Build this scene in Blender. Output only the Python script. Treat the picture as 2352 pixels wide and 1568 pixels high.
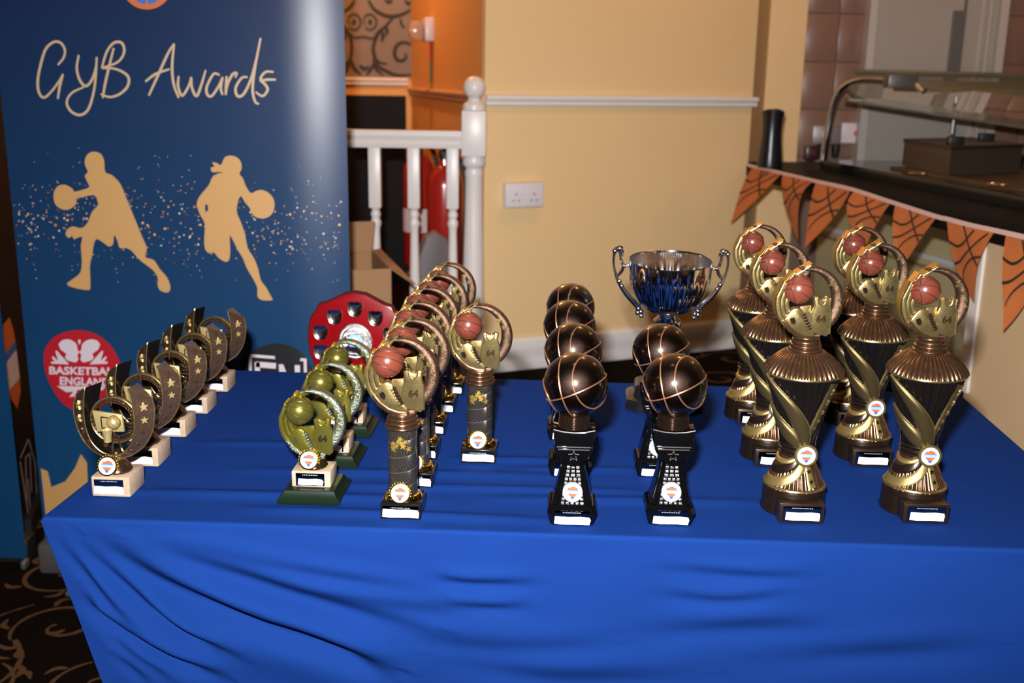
import bpy, bmesh, math, random
from mathutils import Vector, Matrix
from mathutils.geometry import tessellate_polygon
random.seed(7)
for o in list(bpy.data.objects):
    bpy.data.objects.remove(o, do_unlink=True)
S = bpy.context.scene
COL = S.collection
PI = math.pi
# ------------------------------------------------------------------ camera
F = 2420.0
PITCH = math.radians(13.93)
ROLL = 0.015
CAM = Vector((0, 0, 1.35))
_fw = Vector((0, math.cos(PITCH), -math.sin(PITCH)))
_dn = Vector((0, -math.sin(PITCH), -math.cos(PITCH)))
_rt = Vector((1, 0, 0))
_c, _s = math.cos(ROLL), math.sin(ROLL)
CR = _rt * _c - _dn * _s
CD = _rt * _s + _dn * _c
cd = bpy.data.cameras.new('camera')
cd.sensor_width = 36
cd.lens = F / 2352 * 36
cd.clip_start = 0.02
cd.dof.use_dof = True
cd.dof.focus_distance = 1.56
cd.dof.aperture_fstop = 5.0
cam = bpy.data.objects.new('camera', cd)
COL.objects.link(cam)
M = Matrix.Identity(4)
for i in range(3):
    M[i][0] = CR[i]; M[i][1] = -CD[i]; M[i][2] = -_fw[i]; M[i][3] = CAM[i]
cam.matrix_world = M
S.camera = cam
S.view_settings.view_transform = 'Standard'
S.view_settings.look = 'None'
S.view_settings.gamma = 1
S.view_settings.use_curve_mapping = False
S.view_settings.exposure = 0.0
# ------------------------------------------------------------------ light
w = bpy.data.worlds.new('world'); S.world = w; w.use_nodes = True
w.node_tree.nodes['Background'].inputs[0].default_value = (1.0, 0.72, 0.5, 1)
w.node_tree.nodes['Background'].inputs[1].default_value = 0.004


def lamp(name, kind, loc, energy, color, size=0.1, target=None, sy=None, spread=None):
    l = bpy.data.lights.new(name, kind)
    l.energy = energy; l.color = color
    if kind == 'AREA':
        l.size = size
        if sy:
            l.shape = 'RECTANGLE'; l.size_y = sy
        if spread: l.spread = spread
    else:
        l.shadow_soft_size = size
    o = bpy.data.objects.new(name, l); COL.objects.link(o); o.location = loc
    if target is not None:
        o.rotation_euler = (Vector(target) - Vector(loc)).to_track_quat('-Z', 'Y').to_euler()
    return o


# the camera's pop-up flash, just above and left of the lens
lamp('camera_flash', 'AREA', (-0.055, -0.01, 1.35 + 0.135), 52.0, (1.0, 0.98, 0.98), 0.055,
     target=(0.05, 3.0, 0.80), sy=0.028, spread=math.radians(125))
WARM = (1.0, 0.50, 0.19)
# warm ceiling lamps of the hall, bar and stair lobby
for nm, loc, e in (('ceiling_lamp_light', (-0.05, 1.45, 2.72), 2.5), ('ceiling_lamp_light', (0.75, 3.1, 2.72), 19),
                   ('ceiling_lamp_light', (-3.6, 0.8, 2.72), 8), ('ceiling_lamp_light', (-0.75, 4.9, 2.72), 60),
                   ('ceiling_lamp_light', (2.3, 3.6, 2.72), 10), ('ceiling_lamp_light', (0.6, -1.6, 2.72), 8)):
    lamp(nm, 'POINT', loc, e, WARM, 0.05)


def ray(u, v):
    return _fw + CR * ((u - 1176) / F) + CD * ((v - 784) / F)


def on_z(u, v, z):
    d = ray(u, v); return CAM + d * ((z - CAM.z) / d.z)


def on_y(u, v, Y):
    d = ray(u, v); return CAM + d * (Y / d.y)


def on_plane(u, v, p, n):
    d = ray(u, v); return CAM + d * ((p - CAM).dot(n) / d.dot(n))


# ------------------------------------------------------------------ materials
MATS = {}


def mat(name, col, metal=0.0, rough=0.5, spec=0.5, coat=0.0, bump=None, var=None, emit=None, trans=0.0, aniso=0, alpha=None, sheen=0):
    if name in MATS: return MATS[name]
    m = bpy.data.materials.new(name); m.use_nodes = True
    nt = m.node_tree; b = nt.nodes['Principled BSDF']
    b.inputs['Base Color'].default_value = (*col, 1)
    b.inputs['Metallic'].default_value = metal
    b.inputs['Roughness'].default_value = rough
    b.inputs['Specular IOR Level'].default_value = spec
    b.inputs['Coat Weight'].default_value = coat
    b.inputs['Coat Roughness'].default_value = 0.08
    if sheen: b.inputs['Sheen Weight'].default_value = sheen
    if trans: b.inputs['Transmission Weight'].default_value = trans
    if alpha is not None: b.inputs['Alpha'].default_value = alpha
    if emit:
        b.inputs['Emission Color'].default_value = (*emit[0], 1); b.inputs['Emission Strength'].default_value = emit[1]
    tc = None
    if var or bump:
        tc = nt.nodes.new('ShaderNodeTexCoord')
    if var:   # (scale, colour2, amount, distortion)
        n = nt.nodes.new('ShaderNodeTexNoise'); n.inputs['Scale'].default_value = var[0]
        n.inputs['Detail'].default_value = 5
        if len(var) > 3: n.inputs['Distortion'].default_value = var[3]
        r = nt.nodes.new('ShaderNodeValToRGB')
        r.color_ramp.elements[0].position = 0.5 - 0.5 * var[2]; r.color_ramp.elements[1].position = 0.5 + 0.5 * var[2]
        r.color_ramp.elements[0].color = (*col, 1); r.color_ramp.elements[1].color = (*var[1], 1)
        nt.links.new(tc.outputs['Object'], n.inputs['Vector'])
        nt.links.new(n.outputs['Fac'], r.inputs['Fac']); nt.links.new(r.outputs['Color'], b.inputs['Base Color'])
    if bump:  # (scale, strength, distance)
        n = nt.nodes.new('ShaderNodeTexNoise'); n.inputs['Scale'].default_value = bump[0]; n.inputs['Detail'].default_value = 4
        bp = nt.nodes.new('ShaderNodeBump'); bp.inputs['Strength'].default_value = bump[1]; bp.inputs['Distance'].default_value = bump[2]
        nt.links.new(tc.outputs['Object'], n.inputs['Vector'])
        nt.links.new(n.outputs['Fac'], bp.inputs['Height']); nt.links.new(bp.outputs['Normal'], b.inputs['Normal'])
    MATS[name] = m
    return m


# ------------------------------------------------------------------ mesh builder
class MB:
    def __init__(s): s.v = []; s.f = []; s.mi = []; s.cur = 0

    def add(s, vs, fs):
        o = len(s.v); s.v.extend([tuple(x) for x in vs])
        for f in fs:
            s.f.append(tuple(i + o for i in f)); s.mi.append(s.cur)
        return s

    def grid(s, pts, cu=False, cv=False, flip=False):
        nu = len(pts); nv = len(pts[0]); vs = [p for r in pts for p in r]; fs = []
        for i in range(nu if cu else nu - 1):
            for j in range(nv if cv else nv - 1):
                a = i * nv + j; b = ((i + 1) % nu) * nv + j; c = ((i + 1) % nu) * nv + (j + 1) % nv; d = i * nv + (j + 1) % nv
                fs.append((a, d, c, b) if flip else (a, b, c, d))
        return s.add(vs, fs)

    def box(s, c, d, rz=0.0, bev=0.0):
        bm = bmesh.new(); bmesh.ops.create_cube(bm, size=1)
        for v in bm.verts: v.co = Vector((v.co.x * d[0], v.co.y * d[1], v.co.z * d[2]))
        if bev: bmesh.ops.bevel(bm, geom=list(bm.edges), offset=bev, segments=2, affect='EDGES', profile=0.5)
        R = Matrix.Rotation(rz, 3, 'Z'); cc = Vector(c)
        return s.frombm(bm, lambda p: R @ p + cc)

    def frombm(s, bm, fn=None):
        bm.verts.index_update()
        vs = [(fn(v.co) if fn else v.co.copy()) for v in bm.verts]
        fs = [[v.index for v in f.verts] for f in bm.faces]
        bm.free(); return s.add(vs, fs)

    def lathe(s, prof, n=32, cx=0, cy=0, z0=0, rf=None, cap=True, a0=0, a1=None):
        """prof = [(r,z)...]; rf(theta,r,z)->r. theta 0 = front (-y)"""
        full = a1 is None
        N = n if full else n + 1
        pts = []
        for r, z in prof:
            row = []
            for i in range(N):
                t = (2 * PI * i / n) if full else a0 + (a1 - a0) * i / n
                rr = rf(t, r, z) if rf else r
                row.append((cx + rr * math.sin(t), cy - rr * math.cos(t), z0 + z))
            pts.append(row)
        s.grid(pts, cv=full)
        if cap and full:
            o = len(s.v) - len(prof) * N
            if prof[0][0] > 1e-5: s.f.append(tuple(range(o, o + N))); s.mi.append(s.cur)
            if prof[-1][0] > 1e-5:
                k = o + (len(prof) - 1) * N; s.f.append(tuple(range(k + N - 1, k - 1, -1))); s.mi.append(s.cur)
        return s

    def sphere(s, c, r, nu=24, nv=16, sc=(1, 1, 1)):
        pts = []
        for j in range(nv + 1):
            ph = -PI / 2 + PI * j / nv
            rr = max(math.cos(ph), 1e-4)
            pts.append([(c[0] + sc[0] * r * rr * math.cos(2 * PI * i / nu), c[1] + sc[1] * r * rr * math.sin(2 * PI * i / nu), c[2] + sc[2] * r * math.sin(ph)) for i in range(nu)])
        return s.grid(pts, cv=True, flip=True)

    def tube(s, path, r, n=8, closed=False, caps=True):
        P = [Vector(p) for p in path]; m = len(P); rows = []; up = None
        for i in range(m):
            if closed: t = P[(i + 1) % m] - P[i - 1]
            else: t = P[min(i + 1, m - 1)] - P[max(i - 1, 0)]
            t.normalize()
            if up is None:
                up = Vector((0, 0, 1)) if abs(t.z) < 0.9 else Vector((1, 0, 0))
            a = t.cross(up)
            if a.length < 1e-6: a = t.orthogonal()
            a.normalize(); b = a.cross(t).normalized(); up = b
            rr = r(i / (m - 1)) if callable(r) else r
            rows.append([P[i] + (a * math.cos(2 * PI * k / n) + b * math.sin(2 * PI * k / n)) * rr for k in range(n)])
        o = len(s.v); s.grid(rows, cu=closed, cv=True)
        if caps and not closed:
            s.f.append(tuple(range(o, o + n))[::-1]); s.mi.append(s.cur)
            k = o + (m - 1) * n; s.f.append(tuple(range(k, k + n))); s.mi.append(s.cur)
        return s

    def prism(s, poly, y0, y1, fn=None, bev=0.0):
        """polygon in (x,z), extruded from y0 (front) to y1 (back)"""
        n = len(poly)
        bm = bmesh.new()
        a = [bm.verts.new((p[0], y0, p[1])) for p in poly]; b = [bm.verts.new((p[0], y1, p[1])) for p in poly]
        tris = tessellate_polygon([[Vector((p[0], p[1], 0)) for p in poly]])
        for i in range(n):
            j = (i + 1) % n
            bm.faces.new((a[i], a[j], b[j], b[i]))
        for t in tris:
            try:
                bm.faces.new([a[k] for k in t]); bm.faces.new([b[k] for k in t][::-1])
            except ValueError: pass
        bmesh.ops.recalc_face_normals(bm, faces=list(bm.faces))
        if bev:
            bmesh.ops.dissolve_limit(bm, angle_limit=0.01, verts=list(bm.verts), edges=list(bm.edges))
            ed = [e for e in bm.edges if abs(e.verts[0].co.y - y0) < 1e-6 and abs(e.verts[1].co.y - y0) < 1e-6]
            bmesh.ops.bevel(bm, geom=ed, offset=bev, segments=2, affect='EDGES', profile=0.5)
        return s.frombm(bm, fn)

    def flat(s, poly, fn):
        """filled polygon, vertices mapped by fn"""
        tris = tessellate_polygon([[Vector((p[0], p[1], 0)) for p in poly]])
        return s.add([fn(*p) for p in poly], [tuple(t) for t in tris])

    def build(s, name, m, parent=None, smooth=True, ang=38):
        me = bpy.data.meshes.new(name); me.from_pydata(s.v, [], s.f)
        for x in (m if isinstance(m, (list, tuple)) else [m]): me.materials.append(x)
        if isinstance(m, (list, tuple)): me.polygons.foreach_set('material_index', s.mi)
        me.validate(); bm = bmesh.new(); bm.from_mesh(me)
        bmesh.ops.remove_doubles(bm, verts=bm.verts, dist=1e-6)
        bmesh.ops.recalc_face_normals(bm, faces=list(bm.faces)); bm.to_mesh(me); bm.free()
        if smooth:
            me.shade_smooth(); me.set_sharp_from_angle(angle=math.radians(ang))
        o = bpy.data.objects.new(name, me); COL.objects.link(o)
        if parent is not None: o.parent = parent
        return o


def tag(o, label=None, cat=None, group=None, kind=None):
    if label: o['label'] = label
    if cat: o['category'] = cat
    if group: o['group'] = group
    if kind: o['kind'] = kind
    return o


def empty(name, loc=(0, 0, 0), rz=0.0):
    o = bpy.data.objects.new(name, None); COL.objects.link(o); o.empty_display_size = 0.05
    o.location = loc; o.rotation_euler = (0, 0, rz); return o


def copy_tree(o, parent=None):
    c = o.copy(); COL.objects.link(c); c.parent = parent
    for ch in list(o.children): copy_tree(ch, c)
    return c


def text_geo(txt, size=1.0, bold=0.0, align='CENTER'):
    cu = bpy.data.curves.new('t', 'FONT'); cu.body = txt; cu.size = size; cu.align_x = align; cu.align_y = 'CENTER'; cu.offset = bold
    cu.resolution_u = 3
    ob = bpy.data.objects.new('t', cu); COL.objects.link(ob)
    dg = bpy.context.evaluated_depsgraph_get(); me = bpy.data.meshes.new_from_object(ob.evaluated_get(dg))
    vs = [v.co.copy() for v in me.vertices]; fs = [tuple(p.vertices) for p in me.polygons]
    bpy.data.objects.remove(ob); bpy.data.curves.remove(cu); bpy.data.meshes.remove(me)
    return vs, fs


def smooth_path(pts, n=6, closed=False):
    P = [Vector((*p, 0)) if len(p) == 2 else Vector(p) for p in pts]; out = []; m = len(P)
    for i in range(m if closed else m - 1):
        p0 = P[(i - 1) % m] if (closed or i > 0) else P[0] * 2 - P[1]
        p1 = P[i]; p2 = P[(i + 1) % m]
        p3 = P[(i + 2) % m] if (closed or i + 2 < m) else p2 * 2 - p1
        for k in range(n):
            t = k / n
            out.append(0.5 * ((2 * p1) + (p2 - p0) * t + (2 * p0 - 5 * p1 + 4 * p2 - p3) * t * t + (3 * p1 - p0 - 3 * p2 + p3) * t ** 3))
    if not closed: out.append(P[-1])
    return out


def ribbon2d(path, wf):
    """2-D ribbon rows [(l),(r)] along path with half width wf(t)"""
    P = path; m = len(P); rows = []
    for i in range(m):
        t = P[min(i + 1, m - 1)] - P[max(i - 1, 0)]
        if t.length < 1e-9: t = Vector((1, 0, 0))
        t.normalize(); n = Vector((-t.y, t.x, 0)); h = wf(i / (m - 1)) if callable(wf) else wf
        rows.append((P[i] + n * h, P[i] - n * h))
    return rows


def star_poly(r, cx=0, cz=0, rot=0, inner=0.42):
    return [(cx + (r if i % 2 == 0 else r * inner) * math.sin(rot + i * PI / 5), cz + (r if i % 2 == 0 else r * inner) * math.cos(rot + i * PI / 5)) for i in range(10)]


def struct(o, label=None, cat=None):
    o['kind'] = 'structure'
    if label: o['label'] = label
    if cat: o['category'] = cat
    return o

# ================================================================== SETTING
ZD = 0.27       # raised floor behind the table
m_cream = mat('cream_wall_paint', (0.76, 0.54, 0.28), rough=0.6, bump=(180, 0.12, 0.002), var=(1.2, (0.71, 0.50, 0.25), 0.6))
m_orange = mat('orange_wall_paint', (0.74, 0.40, 0.12), rough=0.6, bump=(180, 0.12, 0.002))
m_paper = mat('taupe_wallpaper', (0.22, 0.185, 0.165), rough=0.75, var=(3, (0.20, 0.165, 0.145), 0.5))
m_paperink = mat('wallpaper_scroll_ink', (0.035, 0.030, 0.024), rough=0.8)
m_white = mat('white_gloss_paint', (0.72, 0.68, 0.66), rough=0.35)
m_hall = mat('hall_wall_brown', (0.07, 0.045, 0.03), rough=0.8)
m_ceil = mat('ceiling_paint', (0.30, 0.25, 0.20), rough=0.9)
m_carpet = mat('dark_brown_carpet', (0.006, 0.004, 0.003), rough=0.95, spec=0.02, bump=(900, 0.5, 0.004), var=(400, (0.011, 0.007, 0.005), 0.8))
m_scroll = mat('tan_carpet_scroll', (0.17, 0.085, 0.036), rough=0.95, spec=0.02, bump=(900, 0.5, 0.003), var=(250, (0.08, 0.040, 0.018), 0.8))
m_chrome = mat('chrome', (0.82, 0.82, 0.83), metal=1, rough=0.08)
m_black = mat('black_gloss', (0.006, 0.006, 0.007), rough=0.12)
m_blackm = mat('black_satin', (0.010, 0.010, 0.011), rough=0.45)


def slab(name, p0, p1, z0, z1, th, m, parent=None, side=1):
    """vertical slab whose face runs p0-p1; thickness th to the left of p0->p1 (side=1)"""
    a = Vector((p0[0], p0[1], 0)); b = Vector((p1[0], p1[1], 0)); d = (b - a).normalized(); n = Vector((-d.y, d.x, 0)) * th * side
    q = [a, b, b + n, a + n]
    mb = MB(); mb.add([(p.x, p.y, z) for z in (z0, z1) for p in q], [(0, 1, 2, 3), (7, 6, 5, 4), (0, 4, 5, 1), (1, 5, 6, 2), (2, 6, 7, 3), (3, 7, 4, 0)])
    return mb.build(name, m, parent, smooth=False)


def plane_box(name, x0, x1, y0, y1, z0, z1, m, parent=None):
    mb = MB(); mb.box(((x0 + x1) / 2, (y0 + y1) / 2, (z0 + z1) / 2), (x1 - x0, y1 - y0, z1 - z0)); return mb.build(name, m, parent, smooth=False)


floor = struct(plane_box('floor', -4.2, 4.2, -3.2, 7.2, -0.1, 0.0, m_carpet))
dais = struct(plane_box('floor', -1.05, 4.0, 2.95, 7.0, 0.0, ZD, m_carpet))
struct(plane_box('ceiling', -4.2, 4.2, -3.2, 7.2, 2.9, 3.0, m_ceil))
struct(plane_box('wall_left', -4.2, -4.1, -3.2, 7.2, 0, 2.9, m_hall))
struct(plane_box('wall_right', 4.1, 4.2, -3.2, 7.2, 0, 2.9, m_hall))
struct(plane_box('wall_behind', -4.1, 4.1, -3.2, -3.1, 0, 2.9, m_hall))
struct(plane_box('wall_end', -4.1, 4.1, 7.1, 7.2, 0, 2.9, m_hall))

# main cream wall, its short return and the lobby walls
WA = Vector((-0.11, 3.851, 0)); WB = Vector((0.944, 4.314, 0)); WD = (WB - WA).normalized(); WN = Vector((WD.y, -WD.x, 0))   # WN faces the hall
wall_front = struct(slab('wall_front', WA, WB, ZD, 2.9, 0.03, m_cream))
OB = Vector((-0.57, 5.9, 0))
wall_lobby = struct(slab('wall_lobby', OB, WA + (OB - WA).normalized() * 0.034, ZD, 2.9, 0.08, m_orange))
wall_paper = struct(plane_box('wall_back', -3.6, -0.50, 5.9, 6.0, ZD, 2.9, m_orange))
plane_box('wallpaper', -3.6, -0.568, 5.893, 5.9, 1.352, 2.9, m_paper, wall_paper)
wall_hall = struct(plane_box('wall_hall', -4.1, -1.25, 3.98, 4.08, 0, 2.9, m_orange))
struct(slab('wall_alcove', (-1.25, 4.0), (-3.0, 5.9), ZD, 2.9, 0.08, m_orange))
RB = Vector((1.081, 4.7, 0))
struct(slab('wall_return', WB, RB, ZD, 2.9, 0.08, m_cream))
wall_pillar = struct(plane_box('wall_pillar', 1.081, 1.24, 4.7, 4.8, ZD, 2.9, m_cream))
m_tile = mat('brown_glazed_tile', (0.25, 0.145, 0.105), rough=0.3, var=(6, (0.20, 0.115, 0.085), 0.7))
m_grout = mat('tile_grout', (0.17, 0.11, 0.085), rough=0.8)
wall_kit = struct(plane_box('wall_kitchen', 1.24, 3.9, 4.712, 4.8, ZD, 2.9, m_grout))
tile_me = MB(); tile_me.box((0, 0, 0), (0.133, 0.012, 0.197), bev=0.003)
t0 = tile_me.build('tile', m_tile, wall_kit)
first = True
for rng in ((1.24 + 0.0685, 1), (1.24 + 0.0685 + 0.137, 1), (2.13, 6)):
    for i in range(rng[1]):
        for k in range(8):
            o = t0 if first else t0.copy()
            if not first: COL.objects.link(o); o.parent = wall_kit
            first = False
            o.location = (rng[0] + i * 0.137, 4.706, 1.045 + 0.1 + k * 0.2)


def moulding(name, p0, p1, z0, z1, dep, m, parent, steps=((0, 1.0), (0.35, 0.65), (0.7, 0.9))):
    """rail of stepped profile on the hall side of a wall"""
    d = (p1 - p0).normalized(); n = Vector((d.y, -d.x, 0)); prof = [(0, 0), (0.55, 0), (0.75, 0.15), (0.6, 0.3), (0.7, 0.45), (0.95, 0.6), (1.0, 0.78), (0.9, 0.92), (0.5, 1.0), (0, 1.0)]
    rows = [[p + n * (dep * a) + Vector((0, 0, z0 + (z1 - z0) * b)) for a, b in prof] for p in (p0, p1)]
    mb = MB(); mb.grid(rows, flip=True)
    for r in (0, 1): mb.f.append(tuple(range(r * 10, r * 10 + 10))); mb.mi.append(0)
    return mb.build(name, m, parent, ang=25)


struct(moulding('trim_1', WA, WB + WD * 0.012, 1.259, 1.299, 0.028, m_white, None))
struct(moulding('trim_2', OB, WA, 1.262, 1.302, 0.022, mat('orange_rail_paint', (0.55, 0.34, 0.20), rough=0.5), None))
struct(moulding('trim_3', Vector((-3.5, 5.9, 0)), Vector((-0.585, 5.9, 0)), 1.312, 1.352, 0.024, m_white, None))
struct(moulding('baseboard_front', WA, WB, ZD, ZD + 0.125, 0.022, m_white, None))

# white kitchen door unit with its frame and long metal pull
door = struct(plane_box('door_1', 1.50, 2.05, 4.655, 4.71, ZD, 2.6, mat('grey_white_door', (0.36, 0.33, 0.30), rough=0.4)))
m_frame = mat('door_frame_paint', (0.48, 0.44, 0.41), rough=0.4)
plane_box('door_frame', 1.483, 1.515, 4.63, 4.712, ZD, 2.65, m_frame, door)
for i, x in enumerate((1.955, 1.985, 2.03)):
    plane_box('frame_bead', x, x + (0.012 if i < 2 else 0.035), 4.63 + 0.008 * (2 - i), 4.66, ZD, 2.65, m_frame, door)
plane_box('panel_strip', 1.838, 1.885, 4.632, 4.656, 1.40, 1.66, mat('brushed_grey_metal', (0.26, 0.25, 0.24), metal=0.7, rough=0.4), door)
plane_box('panel_seam', 1.885, 1.893, 4.645, 4.656, 1.04, 2.6, mat('seam_dark', (0.12, 0.10, 0.085), rough=0.6), door)


# carpet scrolls -----------------------------------------------------------
def scroll_motif():
    """list of 2-D ribbons (rows) of one acanthus scroll about 0.45 m long"""
    out = []
    sp = []
    for i in range(40):
        a = i / 39; th = 0.6 + a * 7.2; r = 0.115 * (1 - a) ** 0.8 + 0.012
        sp.append((r * math.cos(th), r * math.sin(th)))
    out.append((smooth_path(sp, 2), lambda t: 0.0085 * (0.55 + 0.6 * math.sin(PI * min(1, t * 1.1)) + 0.25 * math.sin(t * 34) ** 2)))
    out.append((smooth_path([(0.10, 0.06), (0.17, -0.02), (0.27, -0.05), (0.36, 0.0), (0.42, 0.09)], 8), lambda t: 0.010 * (1 - 0.7 * t) + 0.003 * math.sin(t * 26) ** 2))
    for (x, y, a, l) in ((0.12, 0.02, 0.9, 0.07), (0.06, 0.115, 1.9, 0.06), (-0.08, 0.085, 2.9, 0.06), (-0.1, -0.06, 4.0, 0.055), (0.2, -0.04, 5.3, 0.07), (0.28, -0.05, 0.9, 0.07), (0.35, -0.01, 5.6, 0.05), (0.02, -0.03, 0.4, 0.05), (0.17, -0.03, 1.7, 0.05)):
        out.append((smooth_path([(x, y), (x + 0.5 * l * math.cos(a), y + 0.5 * l * math.sin(a)), (x + l * math.cos(a + 0.5), y + l * math.sin(a + 0.5))], 5), lambda t: 0.0125 * math.sin(PI * min(1, 0.12 + t * 0.88)) ** 0.8))
    return out


def carpet_pattern(name, x0, x1, y0, y1, z, parent, seed):
    rnd = random.Random(seed); mb = MB(); mot = scroll_motif(); st = 0.30; zk = 0
    nx = int((x1 - x0) / st) + 1; ny = int((y1 - y0) / st) + 1
    for i in range(nx):
        for j in range(ny):
            cx = x0 + (i + 0.5 * (j % 2)) * st + rnd.uniform(-.03, .03); cy = y0 + j * st * 0.92 + rnd.uniform(-.03, .03); a = rnd.choice((0, 1, 2, 3)) * PI / 2 + rnd.uniform(-.4, .4); fl = rnd.choice((-1, 1)); sc = rnd.uniform(.75, 0.95)
            ca, sa = math.cos(a), math.sin(a)
            for p, wf in mot:
                rows = ribbon2d(p, lambda q, wf=wf: 0.68 * wf(q)); zk += 1
                pts = []
                for l, r in rows:
                    row = []
                    for q in (l, r):
                        X = q.x * sc; Y = q.y * sc * fl
                        row.append((min(max(cx + X * ca - Y * sa, x0), x1), min(max(cy + X * sa + Y * ca, y0), y1), z + 0.0004 * (zk % 12)))
                    pts.append(row)
                mb.grid(pts)
    o = mb.build(name, m_scroll, parent, smooth=False); o['kind'] = 'stuff'; return o


carpet_pattern('carpet_scroll_pattern', -2.6, -0.4, 1.3, 3.9, 0.0012, floor, 3)
carpet_pattern('carpet_scroll_pattern', 0.62, 2.0, 3.0, 4.6, ZD + 0.0012, dais, 5)

# wallpaper scrolls (flat print on the paper), traced on the wall plane
mb = MB(); PY = 5.8915
for pts, w0 in (([(846, 0), (860, 22), (885, 36), (910, 37), (935, 28), (946, 18)], 3.4),
                ([(815, 0), (803, 18), (782, 30)], 3.2), ([(905, 38), (886, 60), (870, 75), (858, 105), (860, 130), (872, 143), (890, 147)], 3.0),
                ([(860, 120), (868, 150), (890, 165), (915, 173), (946, 171)], 3.0), ([(858, 128), (862, 155), (880, 174)], 2.6), ([(862, 140), (850, 162), (842, 172)], 2.6),
                ([(946, 103), (928, 97), (912, 104), (906, 122), (912, 137), (925, 139), (933, 130), (930, 122)], 3.0),
                ([(790, 58), (803, 80), (808, 110), (804, 135), (790, 150)], 2.6), ([(804, 135), (815, 158), (830, 172)], 3.0), ([(804, 138), (796, 160), (788, 175)], 2.6),
                ([(786, 56), (792, 75), (792, 92)], 4.0), ([(875, 70), (880, 82), (876, 96)], 3.2), ([(884, 60), (889, 70), (887, 80)], 3.0), ([(803, 75), (815, 86), (835, 84), (856, 88), (868, 70)], 1.6),
                ([(802, 62), (815, 68), (826, 60), (828, 45), (818, 33), (805, 34), (799, 46), (804, 56)], 1.5), ([(838, 62), (850, 68), (862, 60), (864, 46), (855, 34), (842, 34), (835, 46), (838, 58)], 1.5),
                ([(826, 150), (838, 158), (848, 152)], 3.0), ([(920, 42), (922, 55), (930, 64)], 2.0), ([(930, 0), (938, 8), (946, 4)], 2.6), ([(884, 0), (893, 4), (902, 0)], 2.6)):
    rows = ribbon2d(smooth_path(pts, 6), lambda t, w0=w0: 1.35 * w0 * (0.45 + 0.6 * math.sin(PI * min(1, 0.1 + 0.9 * t))))
    PY -= 0.0003
    mb.grid([[on_y(l.x, l.y, PY), on_y(r.x, r.y, PY)] for l, r in rows])
for u, v in ((813, 50), (850, 50)):
    mb.flat([(u + 5 * math.cos(i * PI / 5), v + 6 * math.sin(i * PI / 5)) for i in range(10)], lambda a, b: on_y(a, b, PY))
w0_ = mb.build('wallpaper_scrolls', m_paperink, wall_paper, smooth=False)
for i in range(7):
    for k in range(3):
        if i or k:
            o = w0_.copy(); COL.objects.link(o); o.parent = wall_paper; o.location = (-0.385 * i, 0, 0.425 * k)

# twin wall socket ---------------------------------------------------------
m_plast = mat('white_plastic', (0.66, 0.62, 0.66), rough=0.35)
sc = on_plane(1197, 446, WA, WN); sr = math.atan2(WD.y, WD.x)
t = tag(empty('wall_socket', sc, sr), 'white double wall socket on a raised box on the cream wall', 'socket')
MB().box((0, -0.016, 0), (0.15, 0.032, 0.09), bev=0.003).build('back_box', m_plast, t)
fp = MB().box((0, -0.0345, 0), (0.146, 0.006, 0.086), bev=0.0025).build('face_plate', m_plast, t)
m_hole = mat('socket_hole', (0.06, 0.05, 0.05), rough=0.7)
for sx in (-1, 1):
    hb = MB()
    hb.box((sx * 0.036, -0.0377, 0.004), (0.005, 0.001, 0.008)); hb.box((sx * 0.036 - 0.011, -0.0377, -0.019), (0.0065, 0.001, 0.0045)); hb.box((sx * 0.036 + 0.011, -0.0377, -0.019), (0.0065, 0.001, 0.0045))
    hb.build('pin_holes', m_hole, fp)
    MB().box((sx * 0.013, -0.039, 0.012), (0.010, 0.005, 0.02), bev=0.001).build('rocker_switch', m_plast, fp)

# fire sounder on the lobby wall ------------------------------------------
od = (WA - OB).normalized(); on = Vector((od.y, -od.x, 0))
p = on_plane(978, 68, OB + on * 0.03, on); rz = math.atan2(od.y, od.x)
t = tag(empty('fire_sounder', p - on * 0.03, rz), 'small white fire alarm sounder with clear lens on the orange lobby wall', 'alarm')
MB().box((0, -0.02, 0), (0.11, 0.04, 0.105), bev=0.004).build('mount_box', m_plast, t)
MB().box((0, -0.075, -0.004), (0.085, 0.07, 0.085), bev=0.02).build('clear_lens', mat('clear_plastic', (0.9, 0.75, 0.62), rough=0.12, trans=0.75), t)
MB().sphere((0.0, -0.09, -0.01), 0.015).build('strobe_bulb', mat('strobe_white', (0.85, 0.85, 0.85), rough=0.2), t)
cb = MB(); cb.tube([(0.0, -0.007, -0.053), (0, -0.007, -0.14)], 0.006); cb.build('red_cable', mat('red_cable', (0.5, 0.03, 0.02)), t)
cb = MB(); cb.tube([(0.0, -0.007, -0.14), (0, -0.007, -0.24)], 0.006); cb.build('green_cable', mat('green_cable', (0.10, 0.16, 0.05)), t)

# balustrade ---------------------------------------------------------------
BY = 3.80
t = tag(empty('balustrade', (-0.145, BY, ZD)), 'white painted wooden balustrade with ball-topped newel post beside the cream wall', 'balustrade')
k = BY / 3.83
nb = MB()
nb.box((0, 0, 0.895), (0.086, 0.086, 0.158), bev=0.004)
nb.lathe([(0.030, 0.970), (0.041, 0.976), (0.041, 0.992), (0.034, 1.0), (0.026, 1.004), (0.022, 1.012), (0.027, 1.018)], 24)
nb.lathe([(0.036, 0.818), (0.041, 0.80), (0.040, 0.785), (0.034, 0.778), (0.030, 0.772), (0.033, 0.76), (0.033, 0.75), (0.031, 0.742), (0.033, 0.6), (0.038, 0.40), (0.040, 0.28), (0.038, 0.262), (0.042, 0.25), (0.042, 0.235), (0.036, 0.228), (0.036, 0.2)], 28)
nb.box((0, 0, 0.105), (0.086, 0.086, 0.21), bev=0.004)
newel = nb.build('newel_post', m_white, t)
MB().sphere((0, 0, 1.052), 0.0395, 28, 18).build('ball_finial', m_white, newel)
rb = MB()
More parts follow.
